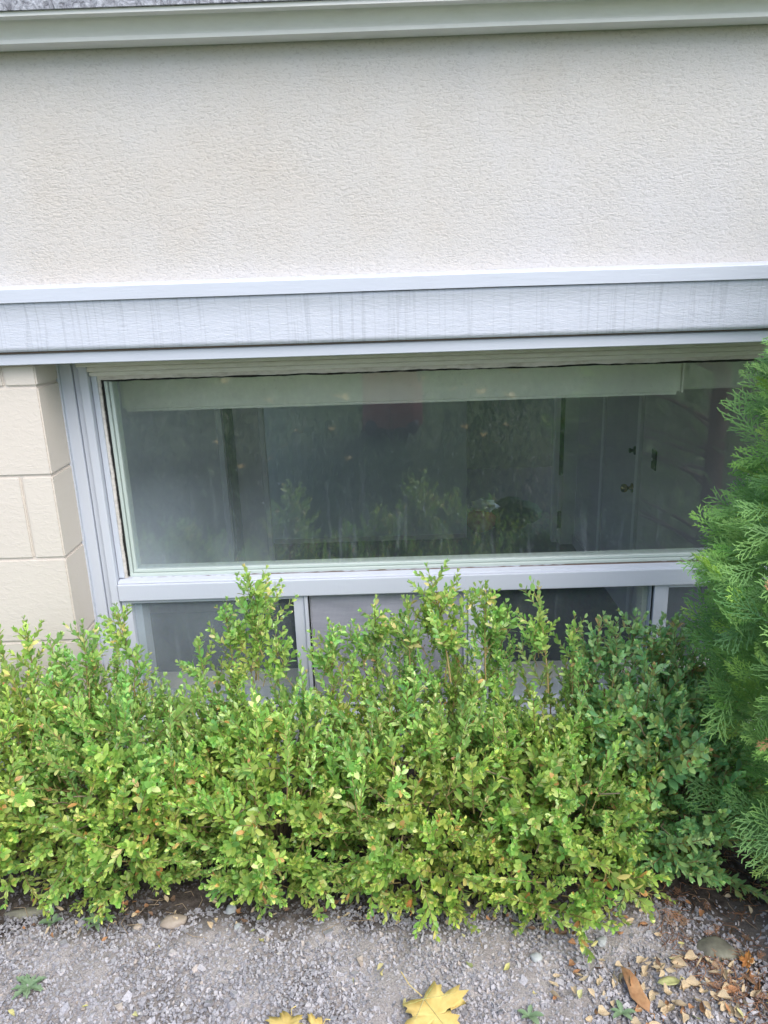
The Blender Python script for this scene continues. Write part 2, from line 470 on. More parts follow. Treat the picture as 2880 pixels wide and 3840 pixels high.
def extrude_profile(name, prof, x0, x1, M_, parent=None, nx=1, wob=0.0, smooth=False):
    """closed (y, z) profile swept along x, with a slight waviness of old boards"""
    bm = bmesh.new()
    rows = []
    for i in range(nx + 1):
        x = x0 + (x1 - x0) * i / nx
        dz = wob * (math.sin(x * 2.3 + len(name)) + 0.5 * math.sin(x * 7.1)) if wob else 0
        rows.append([bm.verts.new((x, y, z + dz)) for y, z in prof])
    k = len(prof)
    for a, b in zip(rows[:-1], rows[1:]):
        for j in range(k):
            f = bm.faces.new((a[j], b[j], b[(j + 1) % k], a[(j + 1) % k]))
            f.smooth = smooth
    bm.faces.new(rows[0]); bm.faces.new(rows[-1][::-1])
    return obj(name, bm_mesh(bm, name), M_, parent)

def lathe(name, prof, M_, parent=None, seg=20, axis='Z'):
    bm = bmesh.new()
    rings = []
    for r, z in prof:
        rings.append([bm.verts.new((r * math.cos(2 * math.pi * i / seg), r * math.sin(2 * math.pi * i / seg), z)) for i in range(seg)])
    for a, b in zip(rings[:-1], rings[1:]):
        for i in range(seg):
            bm.faces.new((a[i], a[(i + 1) % seg], b[(i + 1) % seg], b[i]))
    bm.faces.new(rings[0][::-1]); bm.faces.new(rings[-1])
    if axis == 'Y':
        bmesh.ops.rotate(bm, verts=bm.verts, cent=(0, 0, 0), matrix=Matrix.Rotation(R(90), 3, 'X'))
    return obj(name, bm_mesh(bm, name, True), M_, parent)

def np_mesh(name, V, T, rnd=None, age=None, mi=None, smooth=True):
    me = bpy.data.meshes.new(name)
    nv, nt = len(V), len(T)
    me.vertices.add(nv)
    me.vertices.foreach_set("co", np.ascontiguousarray(V, dtype=np.float32).ravel())
    me.loops.add(nt * 3)
    me.loops.foreach_set("vertex_index", np.ascontiguousarray(T, dtype=np.int32).ravel())
    me.polygons.add(nt)
    me.polygons.foreach_set("loop_start", np.arange(0, nt * 3, 3, dtype=np.int32))
    me.polygons.foreach_set("loop_total", np.full(nt, 3, dtype=np.int32))
    if mi is not None:
        me.polygons.foreach_set("material_index", np.ascontiguousarray(mi, dtype=np.int32))
    me.polygons.foreach_set("use_smooth", np.full(nt, smooth, dtype=bool))
    me.update(calc_edges=True)
    for nm, a in (("rnd", rnd), ("age", age)):
        if a is not None:
            at = me.attributes.new(nm, 'FLOAT', 'POINT')
            at.data.foreach_set("value", np.ascontiguousarray(a, dtype=np.float32))
    me.validate()
    return me

def tube_np(pts, radii, sides=4):
    """a tapered tube through pts -> V, T"""
    pts = [Vector(p) for p in pts]
    V, T = [], []
    for i, p in enumerate(pts):
        t = (pts[min(i + 1, len(pts) - 1)] - pts[max(i - 1, 0)])
        t = t.normalized() if t.length > 1e-9 else Vector((0, 0, 1))
        a = t.orthogonal().normalized() if i == 0 else (a - t * a.dot(t)).normalized()
        b = t.cross(a)
        for s in range(sides):
            an = 2 * math.pi * s / sides
            V.append(p + (a * math.cos(an) + b * math.sin(an)) * radii[i])
    for i in range(len(pts) - 1):
        for s in range(sides):
            q0, q1 = i * sides + s, i * sides + (s + 1) % sides
            T += [(q0, q1, q1 + sides), (q0, q1 + sides, q0 + sides)]
    return np.array([tuple(v) for v in V]), np.array(T)

class Acc:
    """gathers triangles"""
    def __init__(self): self.V, self.T, self.r, self.a, self.m, self.n = [], [], [], [], [], 0
    def add(self, V, T, rnd=0.5, age=0.0, mi=0):
        V = np.asarray(V, float); T = np.asarray(T, int)
        self.V.append(V); self.T.append(T + self.n)
        self.r.append(np.broadcast_to(np.asarray(rnd, float), (len(V),)).copy())
        self.a.append(np.broadcast_to(np.asarray(age, float), (len(V),)).copy())
        self.m.append(np.broadcast_to(np.asarray(mi), (len(T),)).copy())
        self.n += len(V)
    def arrays(self):
        return np.concatenate(self.V), np.concatenate(self.T), np.concatenate(self.r), np.concatenate(self.a), np.concatenate(self.m)
    def mesh(self, name, smooth=True):
        V, T, r, a, m_ = self.arrays()
        return np_mesh(name, V, T, r, a, m_, smooth)

# ================================================================== GROUND
def ground_z(x, y):
    z = 0.004 * np.sin(x * 7 + 1) * np.cos(y * 9) + 0.003 * np.sin(x * 23 + y * 17) + 0.0022 * np.sin(x * 51 - y * 43 + 2) + 0.0012 * np.sin(x * 97 + y * 120)
    return z

def grid_mesh(name, xs, ys, zf, M_):
    X, Y = np.meshgrid(xs, ys)
    V = np.stack([X, Y, zf(X, Y)], -1).reshape(-1, 3)
    nx, ny = len(xs), len(ys)
    i = np.arange((ny - 1) * (nx - 1)); r = i // (nx - 1); c = i % (nx - 1)
    a = r * nx + c
    T = np.concatenate([np.stack([a, a + 1, a + nx + 1], -1), np.stack([a, a + nx + 1, a + nx], -1)])
    return obj(name, np_mesh(name, V, T), M_)

def spread(lo, a, b, hi, step, n=12):
    left = a - np.geomspace(step, a - lo, n)[::-1]
    right = b + np.geomspace(step, hi - b, n)
    return np.concatenate([left, np.arange(a, b + step / 2, step), right])

xs_ = spread(-60, -1.3, 1.3, 60, 0.014)
g = grid_mesh("ground", xs_, np.concatenate([np.arange(-1.15, -0.75, 0.05), np.arange(-0.75, 0.10, 0.014)]), lambda x, y: ground_z(x, y), M_GROUND)
tag(g, "grey dusty soil with dark earth under the hedge", kind="structure")

def lawn_z(x, y):
    t = np.clip((-1.15 - y) / 1.0, 0, 1)
    t2 = np.clip((-2.15 - y) / 12.0, 0, 1)
    return 0.40 * t * t * (3 - 2 * t) + 0.35 * t2 + 0.01 * np.sin(3 * x + 2 * y)*t
ly = np.concatenate([-60 + np.arange(0, 52, 4.0), np.arange(-8, -1.15, 0.1), [-1.15]])
lw_ = grid_mesh("lawn", spread(-60, -3, 3, 60, 0.15), ly, lambda x, y: np.where(y > -1.16, ground_z(x, y), lawn_z(x, y)), M_LAWN)
tag(lw_, "green lawn bank opposite the window, seen mirrored in the glass", kind="structure")

# gravel: angular stones
def gravel(n, xr, yr, smin, smax, seed, keep=None):
    r_ = np.random.default_rng(seed)
    x = r_.uniform(*xr, n); y = r_.uniform(*yr, n)
    if keep is not None:
        k = r_.uniform(0, 1, n) < keep(x, y)
        x, y = x[k], y[k]; n = len(x)
    base = np.array([(sx, sy, sz) for sx in (-.5, .5) for sy in (-.5, .5) for sz in (-.5, .5)])
    V = base[None] * r_.uniform(0.55, 1.15, (n, 8, 1)) + r_.normal(0, 0.09, (n, 8, 3))
    s = smin * (smax / smin) ** (r_.uniform(0, 1, n) ** 1.3)
    sc = np.stack([s, s * r_.uniform(0.55, 1, n), s * r_.uniform(0.4, 0.75, n)], -1)
    V = V * sc[:, None, :]
    a = r_.uniform(0, 6.28, n); ca, sa = np.cos(a), np.sin(a)
    tl = r_.normal(0, 0.35, (n, 2))
    V[:, :, 2] += V[:, :, 0] * tl[:, :1] + V[:, :, 1] * tl[:, 1:]
    Xr = V[:, :, 0] * ca[:, None] - V[:, :, 1] * sa[:, None]
    Yr = V[:, :, 0] * sa[:, None] + V[:, :, 1] * ca[:, None]
    V[:, :, 0], V[:, :, 1] = Xr + x[:, None], Yr + y[:, None]
    V[:, :, 2] += (ground_z(x, y) * 0.35 + s * 0.18 + r_.uniform(-0.0015, 0.0025, n))[:, None]
    t = np.array([(0, 1, 3), (0, 3, 2), (4, 6, 7), (4, 7, 5), (0, 4, 5), (0, 5, 1), (2, 3, 7), (2, 7, 6), (0, 2, 6), (0, 6, 4), (1, 5, 7), (1, 7, 3)])
    T = (t[None] + 8 * np.arange(n)[:, None, None]).reshape(-1, 3)
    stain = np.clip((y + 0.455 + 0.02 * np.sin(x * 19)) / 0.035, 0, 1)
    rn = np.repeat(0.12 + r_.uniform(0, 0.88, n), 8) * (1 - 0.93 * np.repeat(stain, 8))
    return V.reshape(-1, 3), T, rn
def dens(x, y):
    n = 0.5 + 0.5 * np.sin(x * 6.3 + 1.2 * np.sin(y * 11)) * np.cos(y * 13 + x * 3)
    d = 0.9 - 0.35 * np.exp(-((y + 0.50 + 0.03 * np.sin(x * 6)) / 0.04) ** 2) * (0.4 + 0.6 * n)
    d = d * np.where(y > -0.41, 0.32, 1.0)
    xr = x + 0.55 * y
    return d * np.where(xr > 0.36, 0.25, 1)
A = Acc()
V, T, rn = gravel(46000, (-1.1, 1.05), (-0.76, -0.28), 0.0035, 0.0078, 3, dens); A.add(V, T, rn)
V, T, rn = gravel(260, (-1.1, 0.8), (-0.76, -0.36), 0.010, 0.016, 4, dens); A.add(V, T, rn)
V, T, rn = gravel(11000, (-2.6, 2.6), (-1.15, -0.74), 0.006, 0.012, 5); A.add(V, T, rn)
V, T, rn = gravel(4000, (-2.6, -1.0), (-0.76, -0.3), 0.006, 0.012, 6); A.add(V, T, rn)
tag(obj("gravel", A.mesh("gravel", False), M_GRAVEL), "loose grey gravel path along the foot of the hedge", "gravel", kind="stuff")

# ================================================================== HOUSE
house = tag(empty("house", (0, 0, 0)), "cream stucco house wall with white trim over a wide basement window", "house")
XL, XR = -4.0, 4.5
extrude_profile("stucco_wall", [(0, 1.235), (0.28, 1.235), (0.28, 1.76), (0, 1.76)], XL, XR, M_STUCCO, house)
# eave: roofing edge, drip edge, fascia (concave)
roof = extrude_profile("roof", [(-0.098, 1.7335), (-0.104, 1.815), (2.6, 2.75), (2.6, 2.68), (0.02, 1.765), (0.0, 1.7335)], XL, XR, M_ROOF, house)
extrude_profile("drip_edge", [(-0.092, 1.7250), (-0.092, 1.7325), (0.02, 1.7325), (0.02, 1.7322), (-0.084, 1.7250)], XL, XR, M_FASCIA, house, 30, 0.0006)
prof = [(-0.070, 1.7245)]
for i in range(9):
    t = i / 8
    prof.append((-0.070 + 0.022 * math.sin(t * math.pi / 2), 1.7245 - 0.038 * t))
prof += [(-0.050, 1.6925), (-0.050, 1.6855), (-0.002, 1.6855), (-0.002, 1.7245)]
prof = [(y_, z_ + 0.0075) for y_, z_ in prof]
extrude_profile("fascia_board", prof, XL, XR, M_FASCIA, house, 30, 0.0006)
# trim over the window
extrude_profile("trim_cap", [(-0.052, 1.222), (-0.053, 1.248), (-0.050, 1.2505), (0.002, 1.256), (0.002, 1.222)], XL, XR, M_TRIM, house, 40, 0.0008)
prof = []
for i in range(11):
    t = i / 10
    prof.append((-0.046 + 0.006 * math.sin(min(1, t * 2.2) * math.pi / 2), 1.2215 - 0.1005 * t))
prof += [(0.0, 1.121), (0.0, 1.2215)]
extrude_profile("cove_board", prof[:], XL, XR, M_COVE, house, 40, 0.0006, True)
extrude_profile("seam", [(-0.034, 1.1175), (-0.034, 1.1208), (0.0, 1.1212), (0.0, 1.1170)], XL, XR, M_DARKLINE, house)
extrude_profile("trim_strip", [(-0.026, 1.092), (-0.029, 1.0935), (-0.030, 1.115), (-0.027, 1.1172), (0.098, 1.1172), (0.098, 1.092)], XL, XR, M_TRIM, house, 40, 0.0006)

# painted block walls either side of the window
XO0, XO1 = -0.768, 1.195
ZF = 0.215
for a_, b_ in ((XL, XO0 - 0.005), (XO1 + 0.005, XR)):
    box("mortar_bed", a_, b_, 0.005, 0.27, ZF, 1.0915, M_MORTAR, house)
joints = [1.0915, 1.043, 0.841, 0.641, 0.427, ZF]
def block(x0, x1, z0, z1, corner):
    bm = bmesh.new()
    add_box(bm, x0 + 0.0018, x1 - (0.0018 if corner != 'R' else 0), 0.0, 0.137, z0 + 0.0018, z1 - 0.0018)
    bmesh.ops.bevel(bm, geom=list(bm.edges), offset=0.0030, segments=2, affect='EDGES')
    return obj("block", bm_mesh(bm, "block"), M_BLOCK, house)
for k in range(len(joints) - 1):
    z1, z0 = joints[k], joints[k + 1]
    short = k % 2 == 0
    x = XO0
    w = 0.072 if short else 0.39
    while x > -2.2:
        block(x - w, x, z0, z1, 'R' if x == XO0 else '')
        x -= w
        w = 0.39
    x = XO1
    w = 0.19 if short else 0.39
    while x < 2.4:
        block(x, x + w, z0, z1, '')
        x += w
        w = 0.39
boxes("foundation_wall", [(XL, XO0 - 0.001, -0.012, 0.27, -0.2, ZF - 0.001), (XO1 + 0.001, XR, -0.012, 0.27, -0.2, ZF - 0.001),
                          (XO0 - 0.001, XO1 + 0.001, 0.085, 0.27, -0.2, 0.118)], M_FOUND, house, 0.003)

# ---- picture window
win = empty("window", (0, 0, 0), parent=house)
win["label"] = "wide dusty picture window above the row of small basement lights"
X1 = 1.125
def jag(name, pts, w, y0, y1, M_, parent, amp, horizontal, seed, n=90):
    """irregular bead: vertical or horizontal ribbon with a ragged edge"""
    r_ = random.Random(seed)
    bm = bmesh.new()
    (ax, az), (bx, bz) = pts
    prev = None
    off = 0
    for i in range(n + 1):
        t = i / n
        off = off * 0.8 + r_.uniform(-amp, amp)
        off2 = off * 0.5 + r_.uniform(-amp, amp) * 0.5
        px, pz = ax + (bx - ax) * t, az + (bz - az) * t
        if horizontal:
            q = [(px, y0, pz + off), (px, y0, pz + w + off2), (px, y1, pz + w + off2), (px, y1, pz + off)]
        else:
            q = [(px + off, y0, pz), (px + w + off2, y0, pz), (px + w + off2, y1, pz), (px + off, y1, pz)]
        vs = [bm.verts.new(p) for p in q]
        if prev:
            for j in range(4):
                bm.faces.new((prev[j], prev[(j + 1) % 4], vs[(j + 1) % 4], vs[j]))
        else:
            bm.faces.new(vs)
        prev = vs
    bm.faces.new(prev)
    return obj(name, bm_mesh(bm, name), M_, parent)

ZB = 0.12
# left jamb build-up
box("jamb", -0.7675, -0.738, 0.122, 0.26, ZB, 1.115, M_FRAME, win, 0.0015)
box("jamb", -0.7365, -0.7225, 0.128, 0.26, ZB, 1.105, M_FRAME, win, 0.0015)
box("jamb", -0.7215, -0.7005, 0.117, 0.26, ZB, 1.078, M_FRAME, win, 0.003)
box("jamb", -0.6995, -0.6855, 0.134, 0.25, 0.5335, 1.068, M_FRAME, win, 0.002)
jag("caulk_bead", [(-0.772, 0.30), (-0.772, 1.09)], 0.007, 0.112, 0.14, M_TRIM, win, 0.0008, False, 3)
jag("caulk_bead", [(-0.6865, 0.532), (-0.6865, 1.052)], 0.0075, 0.139, 0.2, M_CAULK, win, 0.0011, False, 1)
jag("gasket", [(-0.6795, 0.536), (-0.6795, 1.046)], 0.0048, 0.1445, 0.2, M_GASKET, win, 0.0007, False, 2)
# right jamb
box("jamb", 1.150, 1.1945, 0.117, 0.26, ZB, 1.115, M_FRAME, win, 0.002)
box("jamb", X1 + 0.012, 1.149, 0.134, 0.25, ZB, 1.09, M_FRAME, win, 0.002)
# head
box("head_board", -0.72, 1.149, 0.104, 0.26, 1.0715, 1.13, M_HEAD, win, 0.002)
box("head_board", -0.6995, 1.135, 0.114, 0.25, 1.0585, 1.0705, M_HEAD, win, 0.003)
box("head_board", -0.6985, 1.135, 0.124, 0.25, 1.0475, 1.0575, M_HEAD, win, 0.0015)
jag("caulk_bead", [(-0.684, 1.0375), (X1, 1.0375)], 0.011, 0.133, 0.2, M_CAULK, win, 0.0007, True, 6, 220)
jag("gasket", [(-0.682, 1.0325), (X1, 1.0325)], 0.0048, 0.144, 0.2, M_GASKET, win, 0.0006, True, 7, 220)
# spacer around the pane, pane itself
def spacer(name, parts):
    return boxes(name, parts, M_SPACER, win, 0.001)
spacer("spacer", [(-0.6745, -0.6665, 0.1465, 0.19, 0.5365, 1.034)])
spacer("spacer", [(-0.6655, -0.6575, 0.1525, 0.19, 0.545, 1.034)])
spacer("spacer", [(-0.6745, X1, 0.1455, 0.19, 0.5315, 0.5400)])
spacer("spacer", [(-0.6655, X1, 0.1515, 0.19, 0.5410, 0.5490)])
spacer("spacer", [(X1 - 0.008, X1 + 0.011, 0.1465, 0.19, 0.5500, 1.034)])
pane = box("pane", -0.668, X1, 0.157, 0.163, 0.5395, 1.036, M_GLASS, win)
# mid rail
box("rail", -0.6995, 1.149, 0.113, 0.25, 0.4775, 0.5225, M_FRAME, win, 0.0025)
extrude_profile("rail_bead", [(0.120, 0.5230), (0.122, 0.5280), (0.148, 0.5315), (0.148, 0.5230)], -0.6985, 1.135, M_FRAME, win, 40, 0.0004)
jag("gasket", [(-0.68, 0.5292), (X1, 0.5292)], 0.0020, 0.140, 0.15, M_DARKLINE, win, 0.0004, True, 9, 200)
# sill
extrude_profile("sill", [(0.088, 0.119), (0.088, 0.132), (0.10, 0.138), (0.25, 0.148), (0.25, 0.119)], -0.7665, 1.193, M_FRAME, win, 20, 0.0003)
# mullions between the small lights
for a, b in ((-0.2285, -0.2195), (0.1925, 0.2335), (0.6685, 0.6955)):
    box("mullion", a, b, 0.121, 0.25, 0.1455, 0.4765, M_FRAME, win, 0.0012)
box("mullion", 0.2345, 0.2475, 0.1275, 0.25, 0.1455, 0.4765, M_FRAME, win, 0.001)

# ---- small lights: each a window of its own
def light(x0, x1, fw_l, fw_r, fw_t, y, glass=True, label=None, M_f=M_FRAME):
    w = empty("small_window", (0, 0, 0), parent=house)
    if label: w["label"] = label
    z0, z1 = 0.1495, 0.4760
    # mitred frame from four pieces
    def piece(pts, yy):
        bm = bmesh.new()
        f = [bm.verts.new((p[0], yy, p[1])) for p in pts]
        b = [bm.verts.new((p[0], yy + 0.03, p[1])) for p in pts]
        bm.faces.new(f); bm.faces.new(b[::-1])
        for i in range(4):
            bm.faces.new((f[i], f[(i + 1) % 4], b[(i + 1) % 4], b[i]))
        bmesh.ops.recalc_face_normals(bm, faces=bm.faces)
        bmesh.ops.bevel(bm, geom=list(bm.edges), offset=0.0008, segments=1, affect='EDGES')
        return obj("frame_rail", bm_mesh(bm, "frame_rail"), M_f, w)
    piece([(x0, z0), (x0 + fw_l, z0 + fw_t), (x0 + fw_l, z1 - fw_t), (x0, z1)], y)
    piece([(x1, z0), (x1, z1), (x1 - fw_r, z1 - fw_t), (x1 - fw_r, z0 + fw_t)], y)
    piece([(x0, z1), (x0 + fw_l, z1 - fw_t), (x1 - fw_r, z1 - fw_t), (x1, z1)], y)
    piece([(x0, z0), (x1, z0), (x1 - fw_r, z0 + fw_t), (x0 + fw_l, z0 + fw_t)], y)
    if glass:
        box("pane", x0 + fw_l - 0.002, x1 - fw_r + 0.002, y + 0.014, y + 0.018, z0 + fw_t - 0.002, z1 - fw_t + 0.002, M_GLASS2, w)
    return w
w1 = light(-0.6990, -0.2295, 0.024, 0.027, 0.010, 0.126, label="small hinged light at the left end")
box("inner_stop", -0.6745, -0.655, 0.1465, 0.20, 0.165, 0.465, M_FRAME, w1)
w2 = light(-0.2185, 0.1915, 0.004, 0.010, 0.004, 0.131, glass=False, label="small window covered with a pale grey insect screen")
bm = bmesh.new()
nX, nZ = 40, 30
sx0, sx1, sz0, sz1 = -0.2135, 0.181, 0.1545, 0.4710
gr = [[bm.verts.new((sx0 + (sx1 - sx0) * i / nX, 0.1385 + 0.0022 * math.sin(i * 0.31 + j * 0.5) * math.sin(math.pi * i / nX), sz0 + (sz1 - sz0) * j / nZ)) for i in range(nX + 1)] for j in range(nZ + 1)]
for j in range(nZ):
    for i in range(nX):
        bm.faces.new((gr[j][i], gr[j][i + 1], gr[j + 1][i + 1], gr[j + 1][i])).smooth = True
scr = obj("screen_mesh", bm_mesh(bm, "screen_mesh", True), M_SCREEN, w2)
boxes("screen_bead", [(-0.2185, -0.2150, 0.1305, 0.145, 0.16, 0.472)], M_GASKET, w2)
box("pane", -0.2125, 0.180, 0.168, 0.172, 0.1545, 0.4710, M_GLASS2, w2)
w3 = light(0.2485, 0.6670, 0.0045, 0.0045, 0.005, 0.129, label="small dark light with a thin bright edge")
boxes("dark_gap", [(0.6642, 0.6662, 0.1265, 0.14, 0.155, 0.4745), (0.2492, 0.2510, 0.1265, 0.14, 0.155, 0.4745), (0.2515, 0.664, 0.1265, 0.14, 0.4725, 0.4742)], M_GASKET, w3)
boxes("inner_stop", [(0.648, 0.6615, 0.150, 0.19, 0.158, 0.468), (0.2540, 0.2590, 0.150, 0.19, 0.158, 0.468)], M_HEAD, w3)
w4 = light(0.6965, 1.1360, 0.010, 0.020, 0.010, 0.126, label="small light half hidden by the cedar")

# shell round the basement room
boxes("foundation_wall", [(XL, -0.772, 0.275, 0.40, -1.1, 1.23), (1.20, XR, 0.275, 0.40, -1.1, 1.23), (-0.772, 1.20, 0.275, 0.40, -1.1, 0.12), (-0.772, 1.20, 0.275, 0.40, 1.045, 1.23)], M_IWALL, house)

# ================================================================== BASEMENT ROOM
def struct(o, label):
    return tag(o, label, kind="structure")
FZ = -1.02
struct(box("interior_floor", -2.6, 3.2, 0.405, 7.5, FZ - 0.05, FZ, M_IFLOOR), "dark carpet floor of the basement room")
struct(box("interior_ceiling", -2.7, 3.2, 0.405, 7.5, 1.15, 1.23, M_ICEIL), "pale ceiling of the basement room")
struct(box("interior_wall", -2.7, -2.6, 0.405, 1.8, FZ, 1.149, M_IWALL), "near part of the room's left wall, before its side window opening")  # gap in the left wall is added to let daylight into the room
struct(box("interior_wall", -2.7, -2.6, 4.7, 7.5, FZ, 1.149, M_IWALL), "far part of the room's left wall, beyond its side window opening")
struct(box("interior_wall", -2.7, -2.6, 1.801, 4.699, FZ, -0.10, M_IWALL), "low part of the room's left wall under its side window opening")
struct(boxes("interior_wall", [(-2.6, 3.2, 7.4, 7.5, FZ, 1.149)], M_GLOOMWALL), "dim end wall of the hallway")
# side wall running from the white frame towards the window, with a door in it seen at a slant
struct(box("interior_wall", 1.58, 1.68, 0.405, 3.0, FZ, 1.149, M_IWALLD), "mauve side wall between window and slanting door")
struct(box("interior_wall", 1.58, 1.68, 3.83, 4.6, FZ, 1.149, M_IWALLD), "mauve side wall between slanting door and white door frame")
struct(box("interior_wall", 1.58, 1.68, 3.001, 3.829, 1.03, 1.149, M_IWALLD), "wall piece over the slanting door")
struct(box("baseboard", 1.565, 1.578, 3.90, 4.59, FZ, FZ + 0.10, M_IDOOR), "baseboard along the side wall")
# lighter partition in the middle
part = struct(box("interior_wall", -1.06, 0.68, 4.86, 4.96, FZ, 1.149, M_PANEL), "pale green-grey partition wall in mid room")
struct(box("baseboard", -1.05, 0.67, 4.845, 4.858, FZ, FZ + 0.04, M_IWALLD), "low baseboard below the partition")

# closet doors at the left
cl = tag(empty("closet_door", (-1.1, 3.4, FZ)), "tall closet door with pale edge strip at the left of the room", "door")
box("slab", -0.9, -0.045, -0.02, 0.02, 0.01, 2.05, M_IDOOR, cl, 0.003)
box("edge_strip", -0.042, -0.005, -0.03, 0.02, 0.01, 2.05, M_ITRIM, cl, 0.003)
cl2 = tag(empty("closet_door", (-1.04, 3.45, FZ)), "narrow closet door between the dark slit and the partition", "door")
box("slab", 0.0, 0.17, -0.02, 0.02, 0.01, 2.05, M_IDOOR, cl2, 0.003)
box("edge_strip", 0.173, 0.205, -0.03, 0.02, 0.01, 2.05, M_ITRIM, cl2, 0.003)
box("backing", -0.06, -0.003, 0.03, 0.04, 0.01, 2.05, M_BLACK, cl2)

# white open door frame in the middle
fr = tag(empty("door_frame", (1.47, 4.6, FZ)), "white door frame with open door edge and hinges beside the dark hallway", "door frame")
box("door_edge", -0.085, -0.045, -0.02, 0.05, 0.03, 2.05, M_ITRIM, fr, 0.003)
box("jamb", -0.005, 0.11, 0.0, 0.30, 0.0, 2.10, M_ITRIM, fr, 0.003)
boxes("hinge", [(-0.045, -0.006, 0.0, 0.02, 0.15, 0.30)], M_BLACK, fr)
boxes("hinge", [(-0.045, -0.006, 0.0, 0.02, 0.62, 1.60)], M_BLACK, fr)

dr = tag(empty("interior_door", (1.57, 3.03, FZ)), "slanting basement door with brass knob and black latch", "door")
box("casing", -0.012, 0.015, -0.035, 0.022, 0.0, 2.04, M_ITRIM, dr, 0.003)
box("casing", -0.012, 0.015, 0.75, 0.81, 0.0, 2.04, M_ITRIM, dr, 0.003)
box("slab", 0.003, 0.04, 0.024, 0.748, 0.01, 2.02, M_IDOOR, dr)
kn = lathe("knob", [(0.030, 0), (0.032, 0.006), (0.012, 0.012), (0.010, 0.030), (0.024, 0.040), (0.029, 0.055), (0.024, 0.070), (0.008, 0.076)], M_BRASS, dr, 18, 'Y')
kn.rotation_euler = (0, 0, R(-90)); kn.location = (0.003, 0.085, 0.91)
lt = lathe("latch", [(0.026, 0), (0.028, 0.004), (0.028, 0.014), (0.010, 0.020), (0.016, 0.045)], M_BLACK, dr, 14, 'Y')
lt.rotation_euler = (0, 0, R(-90)); lt.location = (0.003, 0.055, 1.165)
sw = tag(empty("light_switch", (1.574, 2.76, 1.12 + FZ)), "dark upright switch plate on the wall right of the slanting door", "switch")
box("plate", -0.004, 0.005, -0.035, 0.035, 0.0, 0.12, M_BLACK, sw, 0.002)
box("toggle", -0.016, -0.005, -0.004, 0.004, 0.055, 0.07, M_ITRIM, sw)

# roller blind boxes behind the glass
bl = tag(empty("roller_blind", (-0.735, 0.42, 0.913)), "long pale blind box across the top inside the window", "blind")
bmx = bmesh.new(); add_box(bmx, 0, 1.545, 0, 0.09, 0.0, 0.21)
bmesh.ops.bevel(bmx, geom=list(bmx.edges), offset=0.010, segments=3, affect='EDGES')
obj("cassette", bm_mesh(bmx, "cassette"), M_BLIND, bl)
box("end_cap", 1.546, 1.551, 0.004, 0.086, 0.006, 0.200, M_ITRIM, bl)
bl2 = tag(empty("roller_blind", (0.86, 0.56, 0.905)), "shorter pale blind box beyond the long one, by the cedar", "blind")
box("cassette", 0, 0.6, 0, 0.09, 0.0, 0.20, M_BLIND, bl2, 0.008)
box("end_cap", 0.601, 0.607, 0.003, 0.087, 0.003, 0.197, M_ITRIM, bl2)

# cloth bundles on the floor in the dark opening
def lump(name, M_, sx, sy, sz, parent, seed, loc=(0, 0, 0), amp=0.18):
    bm = bmesh.new()
    bmesh.ops.create_icosphere(bm, subdivisions=3, radius=1)
    from mathutils import noise as nz
    for v in bm.verts:
        d = 1 + amp * nz.noise(v.co * 2.3 + Vector((seed, 0, 0)))+ amp * 0.5 * nz.noise(v.co * 6 + Vector((seed, 3, 0)))
        v.co = Vector((v.co.x * sx * d, v.co.y * sy * d, max(-0.9, v.co.z) * sz * d + sz * 0.9))
    o = obj(name, bm_mesh(bm, name, True), M_, parent)
    o.location = loc
    return o
rb = tag(empty("laundry_bag", (0.83, 5.05, FZ)), "red laundry bag with a pale bundle on top in the dark opening", "bag")
lump("sack", M_RED, 0.13, 0.12, 0.11, rb, 3)
lump("bundle", M_WHITEBAG, 0.12, 0.10, 0.05, rb, 5, (0.03, 0, 0.19), 0.5)
db = lump("clothes_pile", M_DARKCLOTH, 0.24, 0.2, 0.13, None, 9, (1.16, 5.2, FZ), 0.4)
tag(db, "dark heap of cloth beside the red laundry bag", "clothes")

# ================================================================== BOXWOOD
def leaf_template(detail, wid=0.50, fold=0.16, curl=0.10):
    """leaf of length 1 along +Y, upper side +Z"""
    if detail:
        rows = [(0.0, 0.0), (0.25, 0.72), (0.58, 1.0), (0.86, 0.62), (1.0, 0.0)]
    else:
        rows = [(0.0, 0.0), (0.5, 1.0), (1.0, 0.0)]
    V, C, Lf, Rt = [], [], [], []
    for t, w in rows:
        zc = -curl * (t - 0.3) ** 2
        C.append(len(V)); V.append((0, t, zc))
        if w > 0:
            Lf.append(len(V)); V.append((-w * wid / 2, t - 0.02, zc + fold * w * wid / 2 * 1.6))
            Rt.append(len(V)); V.append((w * wid / 2, t - 0.02, zc + fold * w * wid / 2 * 1.6))
        else:
            Lf.append(C[-1]); Rt.append(C[-1])
    T = []
    for i in range(len(rows) - 1):
        for a, b in ((Lf, C), (C, Rt)):
            q = [a[i], b[i], b[i + 1], a[i + 1]]
            for tri in ((q[0], q[1], q[2]), (q[0], q[2], q[3])):
                if len(set(tri)) == 3: T.append(tri)
    return np.array(V, float), np.array(T)
LEAF_HI = leaf_template(True)
LEAF_LO = leaf_template(False, 0.54)

